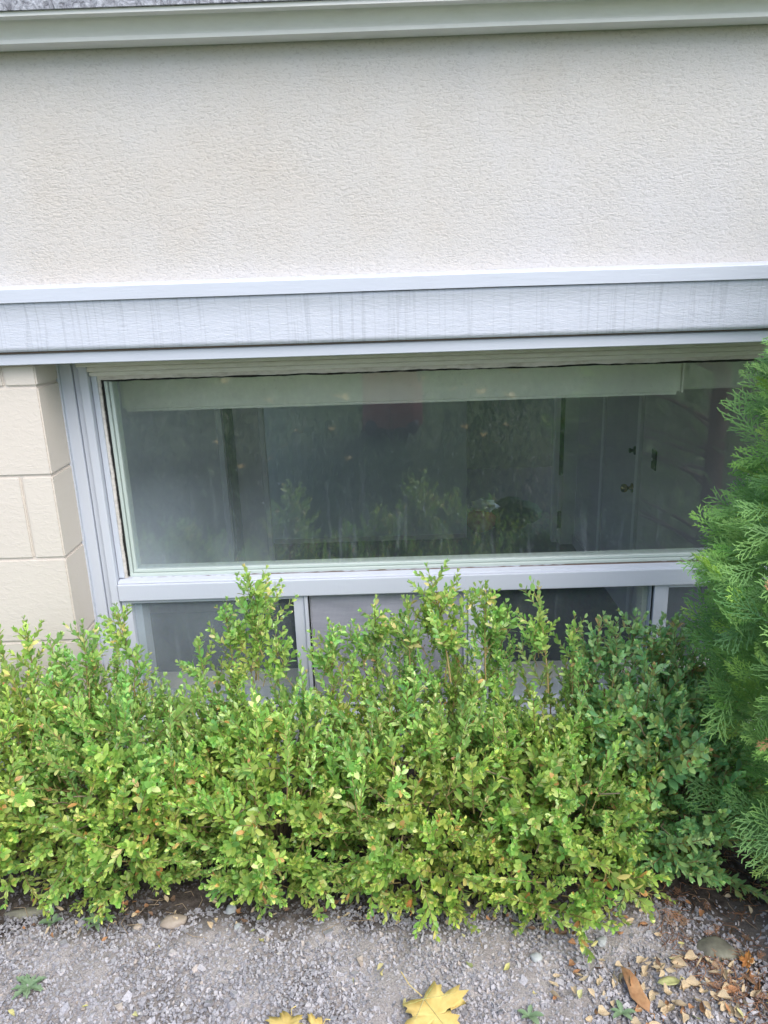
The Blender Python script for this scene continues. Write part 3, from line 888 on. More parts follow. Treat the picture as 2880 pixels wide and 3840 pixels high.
def gen_shoot(r_, Ls, nb=0, ll=0.0185, dens_=1.0, bare=0.0, lean=0.12, spread=False):
    """returns stems [(pts, radii)] and leaves [(pos, dir, normal, length, rnd, age)]"""
    stems, leaves = [], []
    def axis(p0, d0, length, r0, ll_, top, bare_):
        n = max(3, int(length / (0.0092 / dens_)))
        d = Vector(d0).normalized(); p = Vector(p0)
        bend = Vector((r_.normal(0, 1), r_.normal(0, 1), r_.normal(0, 0.3) + 0.35)) * lean
        pts = [p.copy()]; az0 = r_.uniform(0, 6.28)
        for i in range(n):
            t = (i + 1) / n
            d = (d + bend * (1.0 / n) + Vector((r_.normal(0, .02), r_.normal(0, .02), 0))).normalized()
            p = p + d * (length / n)
            pts.append(p.copy())
            if t < bare_: continue
            a = d.orthogonal().normalized(); b = d.cross(a)
            az = az0 + (i % 2) * math.pi / 2 + r_.normal(0, 0.22)
            for s in (0, math.pi):
                if r_.uniform() < 0.05: continue
                rad = a * math.cos(az + s) + b * math.sin(az + s)
                el = R(float(np.clip(r_.normal(34 + 28 * t, 10), 12, 84)))
                ld = rad * math.cos(el) + d * math.sin(el)
                nn = -rad * math.sin(el) + d * math.cos(el)
                tw = r_.normal(0, 0.25)
                rr = ld.cross(nn); nn = (nn * math.cos(tw) + rr * math.sin(tw)).normalized()
                le = ll_ * (1.0 - 0.42 * max(0, t - 0.6) / 0.4) * r_.uniform(0.78, 1.15)
                leaves.append((p.copy(), ld.normalized(), nn, le, r_.uniform(), t * t * top))
        for s in (0, 1):   # terminal pair
            rad = d.orthogonal().normalized() * (1 if s else -1)
            leaves.append((p.copy(), (d + rad * 0.3).normalized(), (d * 0.3 - rad).normalized() * 1.0, ll_ * 0.55, r_.uniform(), top))
        rs = [r0 * (1 - 0.75 * i / n) for i in range(n + 1)]
        stems.append((pts, rs))
        return pts
    main = axis((0, 0, 0), (0, 0, 1), Ls, 0.0006 + Ls * 0.0065, ll, 1.0, bare)
    for k in range(nb):
        t = r_.uniform(0.25, 0.88)
        q = main[int(t * (len(main) - 1))]
        az = r_.uniform(0, 6.28); e = r_.uniform(0.7, 1.2)
        if spread: e = r_.uniform(0.75, 1.05)
        axis(q, (math.cos(az) * math.cos(e), math.sin(az) * math.cos(e), math.sin(e)), Ls * (r_.uniform(0.38, 0.50) * (1.35 - t) if spread else r_.uniform(0.28, 0.45) * (1.1 - 0.4 * t)), 0.0009, ll * 0.92, 0.9, 0.15)
    return stems, leaves

def pose_leaves(leaves, tpl):
    V0, T0 = tpl
    n = len(leaves)
    P = np.array([tuple(l[0]) for l in leaves]); D = np.array([tuple(l[1]) for l in leaves]); Nn = np.array([tuple(l[2]) for l in leaves])
    X = np.cross(D, Nn); X /= np.linalg.norm(X, axis=1)[:, None] + 1e-9
    Nn = np.cross(X, D)
    S = np.array([l[3] for l in leaves])
    M3 = np.stack([X, D, Nn], 1) * S[:, None, None]
    V = np.einsum('kj,njc->nkc', V0, M3) + P[:, None]
    T = (T0[None] + len(V0) * np.arange(n)[:, None, None]).reshape(-1, 3)
    rn = np.repeat([l[4] for l in leaves], len(V0)); ag = np.repeat([l[5] for l in leaves], len(V0))
    return V.reshape(-1, 3), T, rn, ag

OCT_V = np.array([(1, 0, 0), (-1, 0, 0), (0, 1, 0), (0, -1, 0), (0, 0, 1), (0, 0, -1)], float)
OCT_T = np.array([(0, 2, 4), (2, 1, 4), (1, 3, 4), (3, 0, 4), (2, 0, 5), (1, 2, 5), (3, 1, 5), (0, 3, 5)])
def shoot_arrays(r_, Ls, nb, hi, pods=0, **kw):
    stems, leaves = gen_shoot(r_, Ls, nb, **kw)
    A = Acc()
    V, T, rn, ag = pose_leaves(leaves, LEAF_HI if hi else LEAF_LO)
    A.add(V, T, rn, ag, 0)
    for pts, rs in stems:
        step = 1 if hi else 2
        pts2, rs2 = pts[::step], rs[::step]
        if len(pts2) < 2: continue
        V, T = tube_np(pts2, rs2, 4 if hi else 3)
        A.add(V, T, 0.5, 0, 1)
    for _ in range(pods):
        l = leaves[r_.integers(len(leaves))]
        A.add(OCT_V * 0.0032 + np.array(tuple(l[0])) + r_.normal(0, 0.002, 3), OCT_T, 0.5, 0, 2)
    return A

NV = 26
r1 = np.random.default_rng(11)
VAR = []
for k in range(NV):
    nb = int(r1.integers(0, 4))
    A = shoot_arrays(r1, r1.uniform(0.085, 0.160), nb, True, pods=int(r1.integers(0, 4)), ll=r1.uniform(0.0175, 0.0215), bare=0.1)
    VAR.append(A)
VLO = [shoot_arrays(r1, r1.uniform(0.08, 0.12), 2, False, ll=0.0205, bare=0.1, dens_=0.9).arrays() for k in range(10)]
VM = {"light": [], "dark": []}
for k, A in enumerate(VAR):
    me = A.mesh("shoot_light"); [me.materials.append(x) for x in (M_BOX, M_STEM, M_POD)]; VM["light"].append(me)
    me = A.mesh("shoot_dark"); [me.materials.append(x) for x in (M_BOXD, M_STEM, M_POD)]; VM["dark"].append(me)

def rot_to(d, spin):
    q = Vector((0, 0, 1)).rotation_difference(Vector(d).normalized())
    return q.to_matrix() @ Matrix.Rotation(spin, 3, 'Z')

LEAF_MESH = {"light": [], "dark": []}
for k in range(14):
    for key, M_ in (("light", M_BOX), ("dark", M_BOXD)):
        V0, T0 = leaf_template(True, 0.48 + 0.012 * (k % 6), 0.12 + 0.01 * k, 0.06 + 0.012 * k)
        rr = (k + 0.5) / 14 if k < 13 else 0.985
        me = np_mesh("leaf", V0, T0, np.full(len(V0), rr * 0.95 if k < 13 else rr), np.full(len(V0), 0.5))
        me.materials.append(M_)
        LEAF_MESH[key].append(me)

def tall_shoot(shrub, key, tip, L_, lean, nb, seed, bare=0.3):
    r_ = np.random.default_rng(seed)
    stems, leaves = gen_shoot(r_, L_, nb, ll=0.0218, bare=bare, lean=0.10, dens_=0.85, spread=True)
    A = Acc()
    for pts, rs in stems:
        V, T = tube_np(pts, rs, 5); A.add(V, T, 0.5, 0, 0)
    me = A.mesh("shoot"); me.materials.append(M_STEM)
    o = obj("shoot", me, None, shrub)
    rot = rot_to((lean[0], lean[1], 1), r_.uniform(0, 6.28))
    endp = rot @ stems[0][0][-1]
    o.matrix_local = Matrix.Translation(Vector(tip) - endp - shrub.location) @ rot.to_4x4()
    for (p, d, n_, le, rn, ag) in leaves:
        k = min(13, int(rn * 14))
        lo = bpy.data.objects.new("leaf", LEAF_MESH[key][k])
        COL.objects.link(lo)
        lo.parent = o
        X = d.cross(n_).normalized(); n2 = X.cross(d)
        M4 = Matrix((X * le, d * le, n2 * le)).transposed().to_4x4(); M4.translation = p
        lo.matrix_local = M4
    return o

def shrub(name, label, cx, cy, rx, ry, H, key, n_part, n_fill, seed, tall=(), zb=0.03, group=None, front_only=True):
    r_ = np.random.default_rng(seed)
    root = tag(empty(name, (cx, cy, 0)), label, "shrub", group)
    prof = lambda t: np.interp(t, [0, 0.12, 0.35, 0.65, 0.88, 1.0], [0.80, 0.97, 1.0, 0.88, 0.60, 0.25])
    from mathutils import noise as nz
    # branches
    for k in range(9):
        az = r_.uniform(0, 6.28); rr = r_.uniform(0.4, 0.85)
        e = Vector((math.cos(az) * rx * rr, math.sin(az) * ry * rr, H * r_.uniform(0.5, 0.9)))
        pts = [Vector((r_.normal(0, .012), r_.normal(0, .012), -0.01))]
        for i in range(1, 7):
            t = i / 6
            pts.append(Vector((e.x * t ** 1.2, e.y * t ** 1.2, e.z * t)) + Vector((r_.normal(0, .006), r_.normal(0, .006), 0)))
        V, T = tube_np(pts, [0.0055 * (1 - 0.7 * i / 6) for i in range(7)], 6)
        A = Acc(); A.add(V, T); me = A.mesh("branch")
        obj("branch", me, M_BARK, root)
    for k in range(13):
        az = r_.uniform(math.pi * 0.98, math.pi * 2.02); rr = r_.uniform(0.82, 1.0)
        zz = H * r_.uniform(0.25, 0.98)
        e = Vector((math.cos(az) * rx * rr, math.sin(az) * ry * rr, zz))
        if cy + e.y > -0.05: e.y = -0.05 - cy
        pts = [Vector((e.x * 0.25, e.y * 0.25, zz * 0.35))]
        for i in range(1, 7):
            t = i / 6
            pts.append(pts[0].lerp(e, t) + Vector((r_.normal(0, .004), r_.normal(0, .004), 0.03 * math.sin(t * 3.14))))
        V, T = tube_np(pts, [0.0030 * (1 - 0.6 * i / 6) for i in range(7)], 5)
        A = Acc(); A.add(V, T); obj("branch", A.mesh("branch"), M_BARK, root)
    def place(depth, az=None):
        while True:
            t = r_.uniform(0.0, 1.0) ** 0.9
            az = r_.uniform(0, 6.28)
            if front_only and math.sin(az) > 0.35 and r_.uniform() < 0.75: continue
            pr = float(prof(t))
            lump_ = 1 + 0.16 * nz.noise(Vector((math.cos(az) * 2.2 + seed, math.sin(az) * 2.2, t * 2.6)))
            x = math.cos(az) * rx * pr * depth * lump_
            y = math.sin(az) * ry * pr * depth * lump_
            z = zb + (H - zb) * t * (0.88 + 0.12 * depth) * (0.94 + 0.06 * lump_)
            if cy + y > -0.02: continue
            o_ = Vector((math.cos(az) * (1.15 - 0.6 * t), math.sin(az) * (1.15 - 0.6 * t), -0.15 + 1.25 * t))
            d = (o_.normalized() + Vector((0, 0, 0.30)) + Vector(tuple(r_.normal(0, 0.38, 3)))).normalized()
            if z < 0.12 and d.z < -0.1: d.z = 0.05
            base = Vector((x, y, z)) - d * 0.055
            if base.z < 0.008: base.z = 0.008 + r_.uniform(0, 0.02)
            tipp = base + d * 0.11
            if cy + tipp.y > -0.005 or tipp.z < 0.012: continue
            return base, d
    for k in range(n_part):
        base, d = place(r_.uniform(0.90, 1.05))
        s = r_.uniform(0.75, 1.28) * (1.14 if key == "dark" else 1.0)
        o = bpy.data.objects.new("shoot", VM[key][int(r_.integers(NV))])
        COL.objects.link(o)
        o.parent = root
        o.matrix_local = Matrix.Translation(base) @ rot_to(d, r_.uniform(0, 6.28)).to_4x4() @ Matrix.Scale(s, 4)
    for k in range(34):       # upright shoots of uneven height breaking the outline
        x = r_.uniform(-1, 1) * rx * 0.95; y = r_.uniform(-0.75, 0.25) * ry
        if cy + y > -0.06: y = -0.08 - cy
        zt = H + r_.uniform(-0.05, 0.095) - 0.10 * abs(x / rx) ** 2
        d = Vector((r_.normal(0, 0.16) + 0.25 * x / rx, r_.normal(-0.05, 0.14), 1)).normalized()
        s = r_.uniform(0.95, 1.35)
        o = bpy.data.objects.new("shoot", VM[key][int(r_.integers(NV))])
        COL.objects.link(o)
        o.parent = root
        o.matrix_local = Matrix.Translation(Vector((x, y, zt)) - d * 0.105 * s) @ rot_to(d, r_.uniform(0, 6.28)).to_4x4() @ Matrix.Diagonal((0.92, 0.92, s, 1))
    A = Acc()
    for k in range(n_fill):
        base, d = place(r_.uniform(0.35, 0.92))
        V, T, rn, ag, mi = VLO[int(r_.integers(len(VLO)))]
        Mr = np.array(rot_to(d, r_.uniform(0, 6.28))) * r_.uniform(0.85, 1.15)
        A.add(V @ Mr.T + np.array(tuple(base)), T, np.clip(rn * 0.9, 0, 1), ag * 0.4, mi)
    me = A.mesh("foliage"); [me.materials.append(x) for x in ((M_BOX if key == "light" else M_BOXD), M_STEM, M_POD)]
    f = obj("foliage", me, None, root)
    f["kind"] = "stuff"
    for (tx, tz, ln, nb_) in tall:
        hw = 0.055 + 0.16 * (tz - 0.48)
        for q in range(int(4 + 48 * max(0, tz - 0.48))):
            t = r_.uniform(0.22, 1.0)
            az = r_.uniform(0, 6.28)
            off = hw * t ** 0.8 * r_.uniform(0.35, 1.0)
            px, py, pz = tx + math.cos(az) * off, -0.2 + math.sin(az) * off * 0.8, tz - t * 0.20
            d = Vector((math.cos(az) * 0.55, math.sin(az) * 0.45, 1)).normalized()
            s_ = r_.uniform(0.62, 0.95)
            o = bpy.data.objects.new("shoot", VM[key][int(r_.integers(NV))])
            COL.objects.link(o); o.parent = root
            o.matrix_local = Matrix.Translation(Vector((px - cx, py - cy, pz)) - d * 0.11 * s_) @ rot_to(d, r_.uniform(0, 6.28)).to_4x4() @ Matrix.Scale(s_, 4)
    for i, (tx, tz, ln, nb_) in enumerate(tall):
        nb_ = nb_ * 2 + 2
        tall_shoot(root, key, (tx, -0.2 + float(r_.uniform(-0.02, 0.03)), tz), ln, (float(r_.normal(0, 0.10)), float(r_.normal(0, 0.06))), nb_, seed * 31 + i)
    return root

GH = "boxwood shrubs growing together as the hedge"
shrub("boxwood_shrub", "leafy boxwood at the left end of the hedge against the block wall", -0.88, -0.225, 0.24, 0.20, 0.42, "light", 170, 190, 21,
      [(-0.80, 0.565, 0.17, 2), (-0.86, 0.53, 0.15, 2), (-0.745, 0.525, 0.14, 2)], group=GH)
shrub("boxwood_shrub", "boxwood in front of the corner of the block wall and window frame", -0.60, -0.235, 0.21, 0.215, 0.385, "light", 195, 210, 22,
      [(-0.662, 0.565, 0.20, 4), (-0.605, 0.575, 0.20, 5), (-0.555, 0.50, 0.15, 3), (-0.70, 0.50, 0.13, 2)], group=GH)
shrub("boxwood_shrub", "boxwood with a tall spire of leaves before the leftmost small window", -0.29, -0.235, 0.21, 0.22, 0.355, "light", 195, 210, 23,
      [(-0.298, 0.662, 0.27, 9), (-0.360, 0.585, 0.20, 5), (-0.252, 0.54, 0.15, 4), (-0.43, 0.50, 0.13, 3), (-0.335, 0.53, 0.15, 3)], group=GH)
shrub("boxwood_shrub", "tallest boxwood with upright shoots before the insect screen", 0.05, -0.250, 0.22, 0.240, 0.37, "light", 205, 220, 24,
      [(0.072, 0.675, 0.26, 7), (-0.140, 0.545, 0.19, 5), (-0.040, 0.585, 0.19, 4), (-0.085, 0.55, 0.17, 4), (0.015, 0.55, 0.16, 4), (0.127, 0.57, 0.17, 3), (0.030, 0.60, 0.17, 3)], group=GH)
shrub("boxwood_shrub", "yellow-green boxwood spreading low before the dark small window", 0.330, -0.262, 0.215, 0.250, 0.345, "light", 195, 210, 25,
      [(0.195, 0.630, 0.22, 6), (0.310, 0.610, 0.23, 2), (0.246, 0.555, 0.16, 3), (0.215, 0.58, 0.16, 4), (0.385, 0.545, 0.19, 2)], group=GH)
shrub("boxwood_shrub", "dark bluish boxwood squeezed between the hedge and the cedar", 0.570, -0.225, 0.180, 0.215, 0.40, "dark", 190, 180, 26,
      [(0.470, 0.540, 0.17, 3), (0.432, 0.545, 0.17, 3), (0.535, 0.545, 0.19, 4), (0.575, 0.525, 0.16, 4), (0.600, 0.520, 0.16, 4), (0.645, 0.520, 0.15, 4), (0.405, 0.51, 0.15, 3)], group=GH)

# ================================================================== CEDAR
def cedar_spray(r_, Ls, cheap=False):
    """flat fan in the X-Z plane growing along +Z, with folded ribbons"""
    V, T, rn, ag = [], [], [], []
    def rib(p, q, w, age):
        d = (q - p).normalized()
        s = Vector((d.z, 0, -d.x))
        if s.length < 1e-6: s = Vector((1, 0, 0))
        s.normalize()
        i = len(V)
        up_ = Vector((0, w * 0.35, 0))
        V.extend([p - s * w / 2, p + up_, p + s * w / 2, q - s * w * 0.35, q + up_, q + s * w * 0.35, q + d * w * 0.6])
        T.extend([(i, i + 1, i + 4), (i, i + 4, i + 3), (i + 1, i + 2, i + 5), (i + 1, i + 5, i + 4), (i + 3, i + 4, i + 6), (i + 4, i + 5, i + 6)])
        rv = base_r + r_.normal(0, 0.04)
        rn.extend([rv] * 7); ag.extend([age] * 7)
    base_r = r_.uniform(0.1, 0.93)
    def cup(x, z): return -0.9 * (x * x) - 1.2 * max(0, z - Ls * 0.4) ** 2
    def P(x, z): return Vector((x, cup(x, z) + r_.normal(0, 0.0006), z))
    n = int(Ls / 0.0080)
    prev = P(0, 0)
    bx = r_.normal(0, 0.06)
    for i in range(n):
        t = (i + 1) / n
        x0 = bx * Ls * t * t
        cur = P(x0, Ls * t)
        rib(prev, cur, 0.0034 * (1.1 - 0.3 * t), t * 0.6)
        sd = 1 if i % 2 else -1
        ln = Ls * 0.50 * (math.sin(math.pi * min(1, 0.25 + t * 0.70)) ** 0.8) * r_.uniform(0.75, 1.1) + 0.006
        an = R(r_.uniform(30, 42))
        m_ = max(2, int(ln / (0.0090 if not cheap else 0.011)))
        pp = cur; px, pz = cur.x, cur.z
        for j in range(m_):
            an -= R(2.5)
            px += sd * math.sin(an) * ln / m_; pz += math.cos(an) * ln / m_
            c2 = P(px, pz)
            rib(pp, c2, 0.0030, 0.2 + 0.6 * (j + 1) / m_)
            if j < m_ - 1 or True:
                for s2 in ((1, -1) if not cheap else ((1,) if j % 2 else (-1,))):
                    l2 = r_.uniform(0.006, 0.0125) * (1.1 - 0.4 * j / m_)
                    a2 = an * sd + s2 * R(r_.uniform(25, 37))
                    rib(c2, P(px + math.sin(a2) * l2, pz + math.cos(a2) * l2), 0.0027, 0.55 + 0.45 * t)
            pp = c2
        prev = cur
    return np.array([tuple(v) for v in V]), np.array(T), np.clip(np.array(rn), 0.02, 0.96), np.array(ag)
r3 = np.random.default_rng(5)
SPR = [cedar_spray(r3, r3.uniform(0.060, 0.090)) for _ in range(16)]
SPRL = [cedar_spray(r3, r3.uniform(0.07, 0.10), True) for _ in range(8)]
SPRM = []
for s in SPR:
    me = np_mesh("spray", s[0], s[1], s[2], s[3]); me.materials.append(M_CEDAR); SPRM.append(me)
dead = []
for k in range(3):
    s = cedar_spray(r3, 0.045)
    me = np_mesh("dead_spray", s[0], s[1], np.full(len(s[0]), 1.0), s[3] * 0); me.materials.append(M_CEDAR); dead.append(me)

ced = tag(empty("cedar_tree", (1.05, -0.42, 0)), "dense green cedar with feathery flat sprays at the right edge", "tree")
V, T = tube_np([(0, 0, -0.02), (0.01, 0, 0.5), (0, 0.01, 1.1), (0.01, 0, 1.6)], [0.04, 0.034, 0.022, 0.006], 10)
A = Acc(); A.add(V, T); obj("trunk", A.mesh("trunk"), M_BARK, ced)
def ced_r(z): return float(np.interp(z, [0.02, 0.15, 0.38, 0.46, 0.60, 0.75, 0.93, 1.12, 1.35, 1.6, 1.68], [0.33, 0.40, 0.44, 0.470, 0.490, 0.475, 0.445, 0.375, 0.24, 0.06, 0.01]))
from mathutils import noise as nzz
def cedar_place(r_, depth, azr):
    while True:
        z = r_.uniform(0.04, 1.66)
        az = r_.uniform(*azr)
        lump_ = 1 + 0.24 * nzz.noise(Vector((math.cos(az) * 3 + 4, math.sin(az) * 3, z * 6.0)))
        rr = ced_r(z) * depth * lump_
        if r_.uniform() > ced_r(z) / 0.48: continue
        x, y = math.cos(az) * rr, math.sin(az) * min(rr, 0.40)
        up_ = 0.35 if z > 0.3 else 0.05
        d = (Vector((math.cos(az), math.sin(az), up_)) + Vector(tuple(r_.normal(0, 0.32, 3)))).normalized()
        b = Vector((x, y, z)) - d * 0.07
        tp = b + d * 0.12
        if tp.y - 0.42 > -0.03 or b.y - 0.42 > -0.04 or tp.z < 0.01: continue
        return b, d
def cedar_mat(d, r_):
    # fan plane holds the outward direction; its normal leans up so the fans overlap like shingles
    n_ = (Vector((-0.15, -0.55, 0.65)) + Vector(tuple(r_.normal(0, 0.50, 3)))) 
    n_ = (n_ - d * n_.dot(d)).normalized()
    X = n_.cross(d)
    return Matrix((X, n_, d)).transposed()
rc = np.random.default_rng(44)
AZ = (R(150), R(290))
for k in range(300):
    b, d = cedar_place(rc, rc.uniform(0.93, 1.03), AZ)
    if k < 60:       # thicker where the sprays stand against the window
        while not (0.35 < b.z < 1.25): b, d = cedar_place(rc, rc.uniform(0.95, 1.03), (R(165), R(235)))
    o = bpy.data.objects.new("spray", SPRM[int(rc.integers(16))])
    COL.objects.link(o); o.parent = ced
    o.matrix_local = Matrix.Translation(b) @ cedar_mat(d, rc).to_4x4() @ Matrix.Scale(rc.uniform(0.55, 0.85), 4)
for k in range(9):
    b, d = cedar_place(rc, 1.0, (R(185), R(250)))
    while not 0.1 < b.z < 1.0: b, d = cedar_place(rc, 1.0, (R(185), R(250)))
    o = bpy.data.objects.new("dead_spray", dead[k % 3])
    COL.objects.link(o); o.parent = ced
    o["label"] = "dried orange-brown spray"
    o.matrix_local = Matrix.Translation(b + d * 0.07) @ cedar_mat(d, rc).to_4x4() @ Matrix.Scale(0.6, 4)
A = Acc()
for k in range(2900):
    if k < 2350: b, d = cedar_place(rc, rc.uniform(0.70, 1.0), AZ)
    else: b, d = cedar_place(rc, rc.uniform(0.8, 1.0), (R(60), R(150)) if k % 3 else (R(-70), R(60)))
    V, T, rn, ag = (SPR if k < 500 else SPRL)[int(rc.integers(8))]
    Mr = np.array(cedar_mat(d, rc)) * rc.uniform(0.6, 0.9)
    A.add(V @ Mr.T + np.array(tuple(b)), T, rn * 0.65, ag * 0.35)  # inner sprays coloured darker, shade between the fans put into the tint
me = A.mesh("foliage"); me.materials.append(M_CEDAR)
f = obj("foliage", me, None, ced); f["kind"] = "stuff"
for k in range(30):
    az = rc.uniform(R(185), R(300)); z = rc.uniform(0.08, 1.3); rr = ced_r(z) * 0.8
    V, T = tube_np([(0, 0, z - 0.08), (math.cos(az) * rr * .5, math.sin(az) * rr * .45, z - 0.03), (math.cos(az) * rr, math.sin(az) * min(rr, .36), z)], [0.008, 0.005, 0.0015], 5)
    A = Acc(); A.add(V, T); obj("branch", A.mesh("branch"), M_BARK, ced)

# ================================================================== LITTER, STONES, WEEDS
def leaf_blade(name, outline, M_, length, curl=0.2, seed=0, rows=5, bump_=0.0):
    """outline: list of (x, y) of a leaf of length 1; a fan mesh with curl and thickness"""
    r_ = random.Random(seed)
    bm = bmesh.new()
    c = bm.verts.new((0, 0.42 * length, 0))
    ring = []; mid = []
    for x, y in outline:
        z = curl * length * (abs(x) ** 1.5 * 1.2 + 0.25 * (y - 0.4) ** 2) + r_.uniform(-1, 1) * bump_ * length
        ring.append(bm.verts.new((x * length, y * length, z)))
        mid.append(bm.verts.new((x * length * 0.5, (0.42 + (y - 0.42) * 0.5) * length, z * 0.3 + r_.uniform(-1, 1) * bump_ * length * 0.5)))
    k = len(outline)
    for i in range(k):
        j = (i + 1) % k
        bm.faces.new((c, mid[i], mid[j]))
        bm.faces.new((mid[i], ring[i], ring[j], mid[j]))
    me = bm_mesh(bm, name, True)
    o = obj(name, me, M_)
    so = o.modifiers.new("thick", 'SOLIDIFY'); so.thickness = 0.0004
    return o
MAPLE = [(0.0, 0.04), (0.08, -0.01), (0.20, -0.07), (0.38, -0.09), (0.34, 0.02), (0.42, 0.06), (0.34, 0.13), (0.36, 0.20), (0.48, 0.19), (0.70, 0.28), (0.60, 0.34), (0.72, 0.46), (0.55, 0.46), (0.52, 0.56), (0.40, 0.50), (0.27, 0.47), (0.23, 0.56), (0.34, 0.68), (0.25, 0.70), (0.26, 0.86), (0.13, 0.82), (0.03, 1.04),
         (-0.10, 0.82), (-0.22, 0.88), (-0.22, 0.70), (-0.32, 0.66), (-0.22, 0.55), (-0.27, 0.46), (-0.40, 0.52), (-0.54, 0.58), (-0.54, 0.46), (-0.74, 0.42), (-0.58, 0.32), (-0.68, 0.24), (-0.46, 0.20), (-0.34, 0.20), (-0.34, 0.12), (-0.42, 0.03), (-0.34, 0.0), (-0.36, -0.10), (-0.19, -0.06), (-0.08, -0.01)]
OVAL = [(0, 0), (0.16, 0.15), (0.24, 0.38), (0.22, 0.62), (0.12, 0.85), (0, 1), (-0.12, 0.85), (-0.22, 0.62), (-0.24, 0.38), (-0.16, 0.15)]
def lay(o, x, y, rz, tilt=(0, 0), z=0.006):
    o.location = (x, y, float(ground_z(np.array(x), np.array(y))) + z)
    o.rotation_euler = (tilt[0], tilt[1], rz)
    return o
def stalk(parent, length, M_, seed=0):
    V, T = tube_np([(0, 0, 0.001), (0.006, -length * 0.5, 0.003), (0.002, -length, 0.001)], [0.0009, 0.0008, 0.0010], 5)
    A = Acc(); A.add(V, T); return obj("stalk", A.mesh("stalk"), M_, parent)

big = lay(leaf_blade("maple_leaf", MAPLE, M_YELLOW, 0.100, 0.05, 4, bump_=0.008), 0.030, -0.642, R(215), (R(-4), R(3)), 0.016)
for (vx, vy) in ((0.66, 0.42), (-0.68, 0.39), (0.03, 0.96), (0.36, -0.05), (-0.34, -0.06)):
    V, T = tube_np([(0, 0.006, 0.0014), (vx * 0.05, 0.004 + vy * 0.05, 0.0016), (vx * 0.098, vy * 0.098, 0.0030)], [0.0008, 0.0006, 0.0002], 4)
    A = Acc(); A.add(V, T); obj("vein", A.mesh("vein"), M_PALELEAF, big)
tag(big, "large bright yellow maple leaf lying on gravel at the bottom edge", "leaf"); stalk(big, 0.06, M_YELLOW)
a_ = lay(leaf_blade("maple_leaf", MAPLE, M_YELLOW, 0.055, 0.10, 5, bump_=0.02), -0.200, -0.668, R(160), (R(5), R(6)), 0.014)
tag(a_, "yellow lobed leaf on gravel, left one of a touching pair", "leaf"); stalk(a_, 0.02, M_YELLOW)
a_ = lay(leaf_blade("maple_leaf", MAPLE, M_YELLOW, 0.040, 0.12, 6, bump_=0.02), -0.145, -0.676, R(120), (R(6), R(-8)), 0.009)
tag(a_, "smaller yellow leaf on gravel, right one of a touching pair", "leaf"); stalk(a_, 0.015, M_YELLOW)
a_ = lay(leaf_blade("oak_leaf", [(x * 0.62 + 0.03 * math.sin(i * 2.1), y) for i, (x, y) in enumerate(OVAL)], M_BROWN, 0.088, 0.9, 8, bump_=0.03), 0.425, -0.672, R(14), (R(6), R(-12)), 0.012)
tag(a_, "long curled brown leaf lying lengthwise on the gravel", "leaf"); stalk(a_, 0.012, M_BROWN)
a_ = lay(leaf_blade("maple_leaf", MAPLE, M_YELLOW, 0.036, 0.5, 9, bump_=0.06), 0.652, -0.650, R(200), (R(12), R(10)), 0.012)
tag(a_, "crumpled mustard yellow leaf in the bottom right corner", "leaf"); stalk(a_, 0.012, M_YELLOW)
a_ = lay(leaf_blade("maple_leaf", [(x * 0.6, y) for x, y in MAPLE], M_ORANGE, 0.034, 0.6, 10, bump_=0.06), 0.633, -0.585, R(-35), (R(14), R(-20)), 0.012)
tag(a_, "crumpled orange leaf above the mustard one near the cedar", "leaf"); stalk(a_, 0.012, M_ORANGE)
a_ = lay(leaf_blade("dry_leaf", OVAL, M_PALELEAF, 0.045, 0.3, 11, bump_=0.03), 0.500, -0.612, R(100), (R(6), R(4)), 0.010)
tag(a_, "pale olive elongated leaf among the tan litter", "leaf"); stalk(a_, 0.01, M_PALELEAF)
for (x, y, z_, nm_) in ((-0.50, -0.405, 0.085, "orange leaf caught low in the hedge left of the spire"), (0.012, -0.462, 0.040, "orange leaf hanging at the foot of the middle boxwood")):
    a_ = leaf_blade("caught_leaf", OVAL, M_ORANGE, 0.034, 0.6, 12, bump_=0.05)
    a_.location = (x, y, z_); a_.rotation_euler = (R(62), R(15), R(25)); tag(a_, nm_, "leaf"); stalk(a_, 0.012, M_ORANGE)

M_TAN = mat("tan_dry_leaf", (0.5, 0.4, 0.25), 0.75); _yl(M_TAN, (0.46, 0.34, 0.20), (0.62, 0.51, 0.34), (0.72, 0.63, 0.46))
M_RUST = mat("rust_dry_leaf", (0.4, 0.2, 0.1), 0.75); _yl(M_RUST, (0.32, 0.15, 0.07), (0.50, 0.27, 0.13), (0.60, 0.38, 0.22))
M_DARKLEAF = mat("dark_dry_leaf", (0.2, 0.12, 0.08), 0.8); _yl(M_DARKLEAF, (0.13, 0.08, 0.05), (0.22, 0.14, 0.09), (0.32, 0.22, 0.15))
TONES = {"pale tan": M_TAN, "rusty": M_RUST, "dark brown": M_DARKLEAF, "yellow-green": M_PALELEAF}
small = []
for k in range(7):
    o = leaf_blade("fallen_leaf", [(x * (0.70 + 0.14 * (k % 4)) * (1.12 if 0.3 < y < 0.7 else 0.85) + 0.10 * math.sin(y * 4 + k), y) for x, y in OVAL], M_TAN, 1.0, 0.5 + 0.3 * k, k + 20, bump_=0.035)
    small.append(o.data)
    bpy.data.objects.remove(o)
TM = {}
for tn, M_ in TONES.items():
    TM[tn] = []
    for me in small:
        m2 = me.copy(); m2.materials.clear(); m2.materials.append(M_); TM[tn].append(m2)
rl = np.random.default_rng(77)
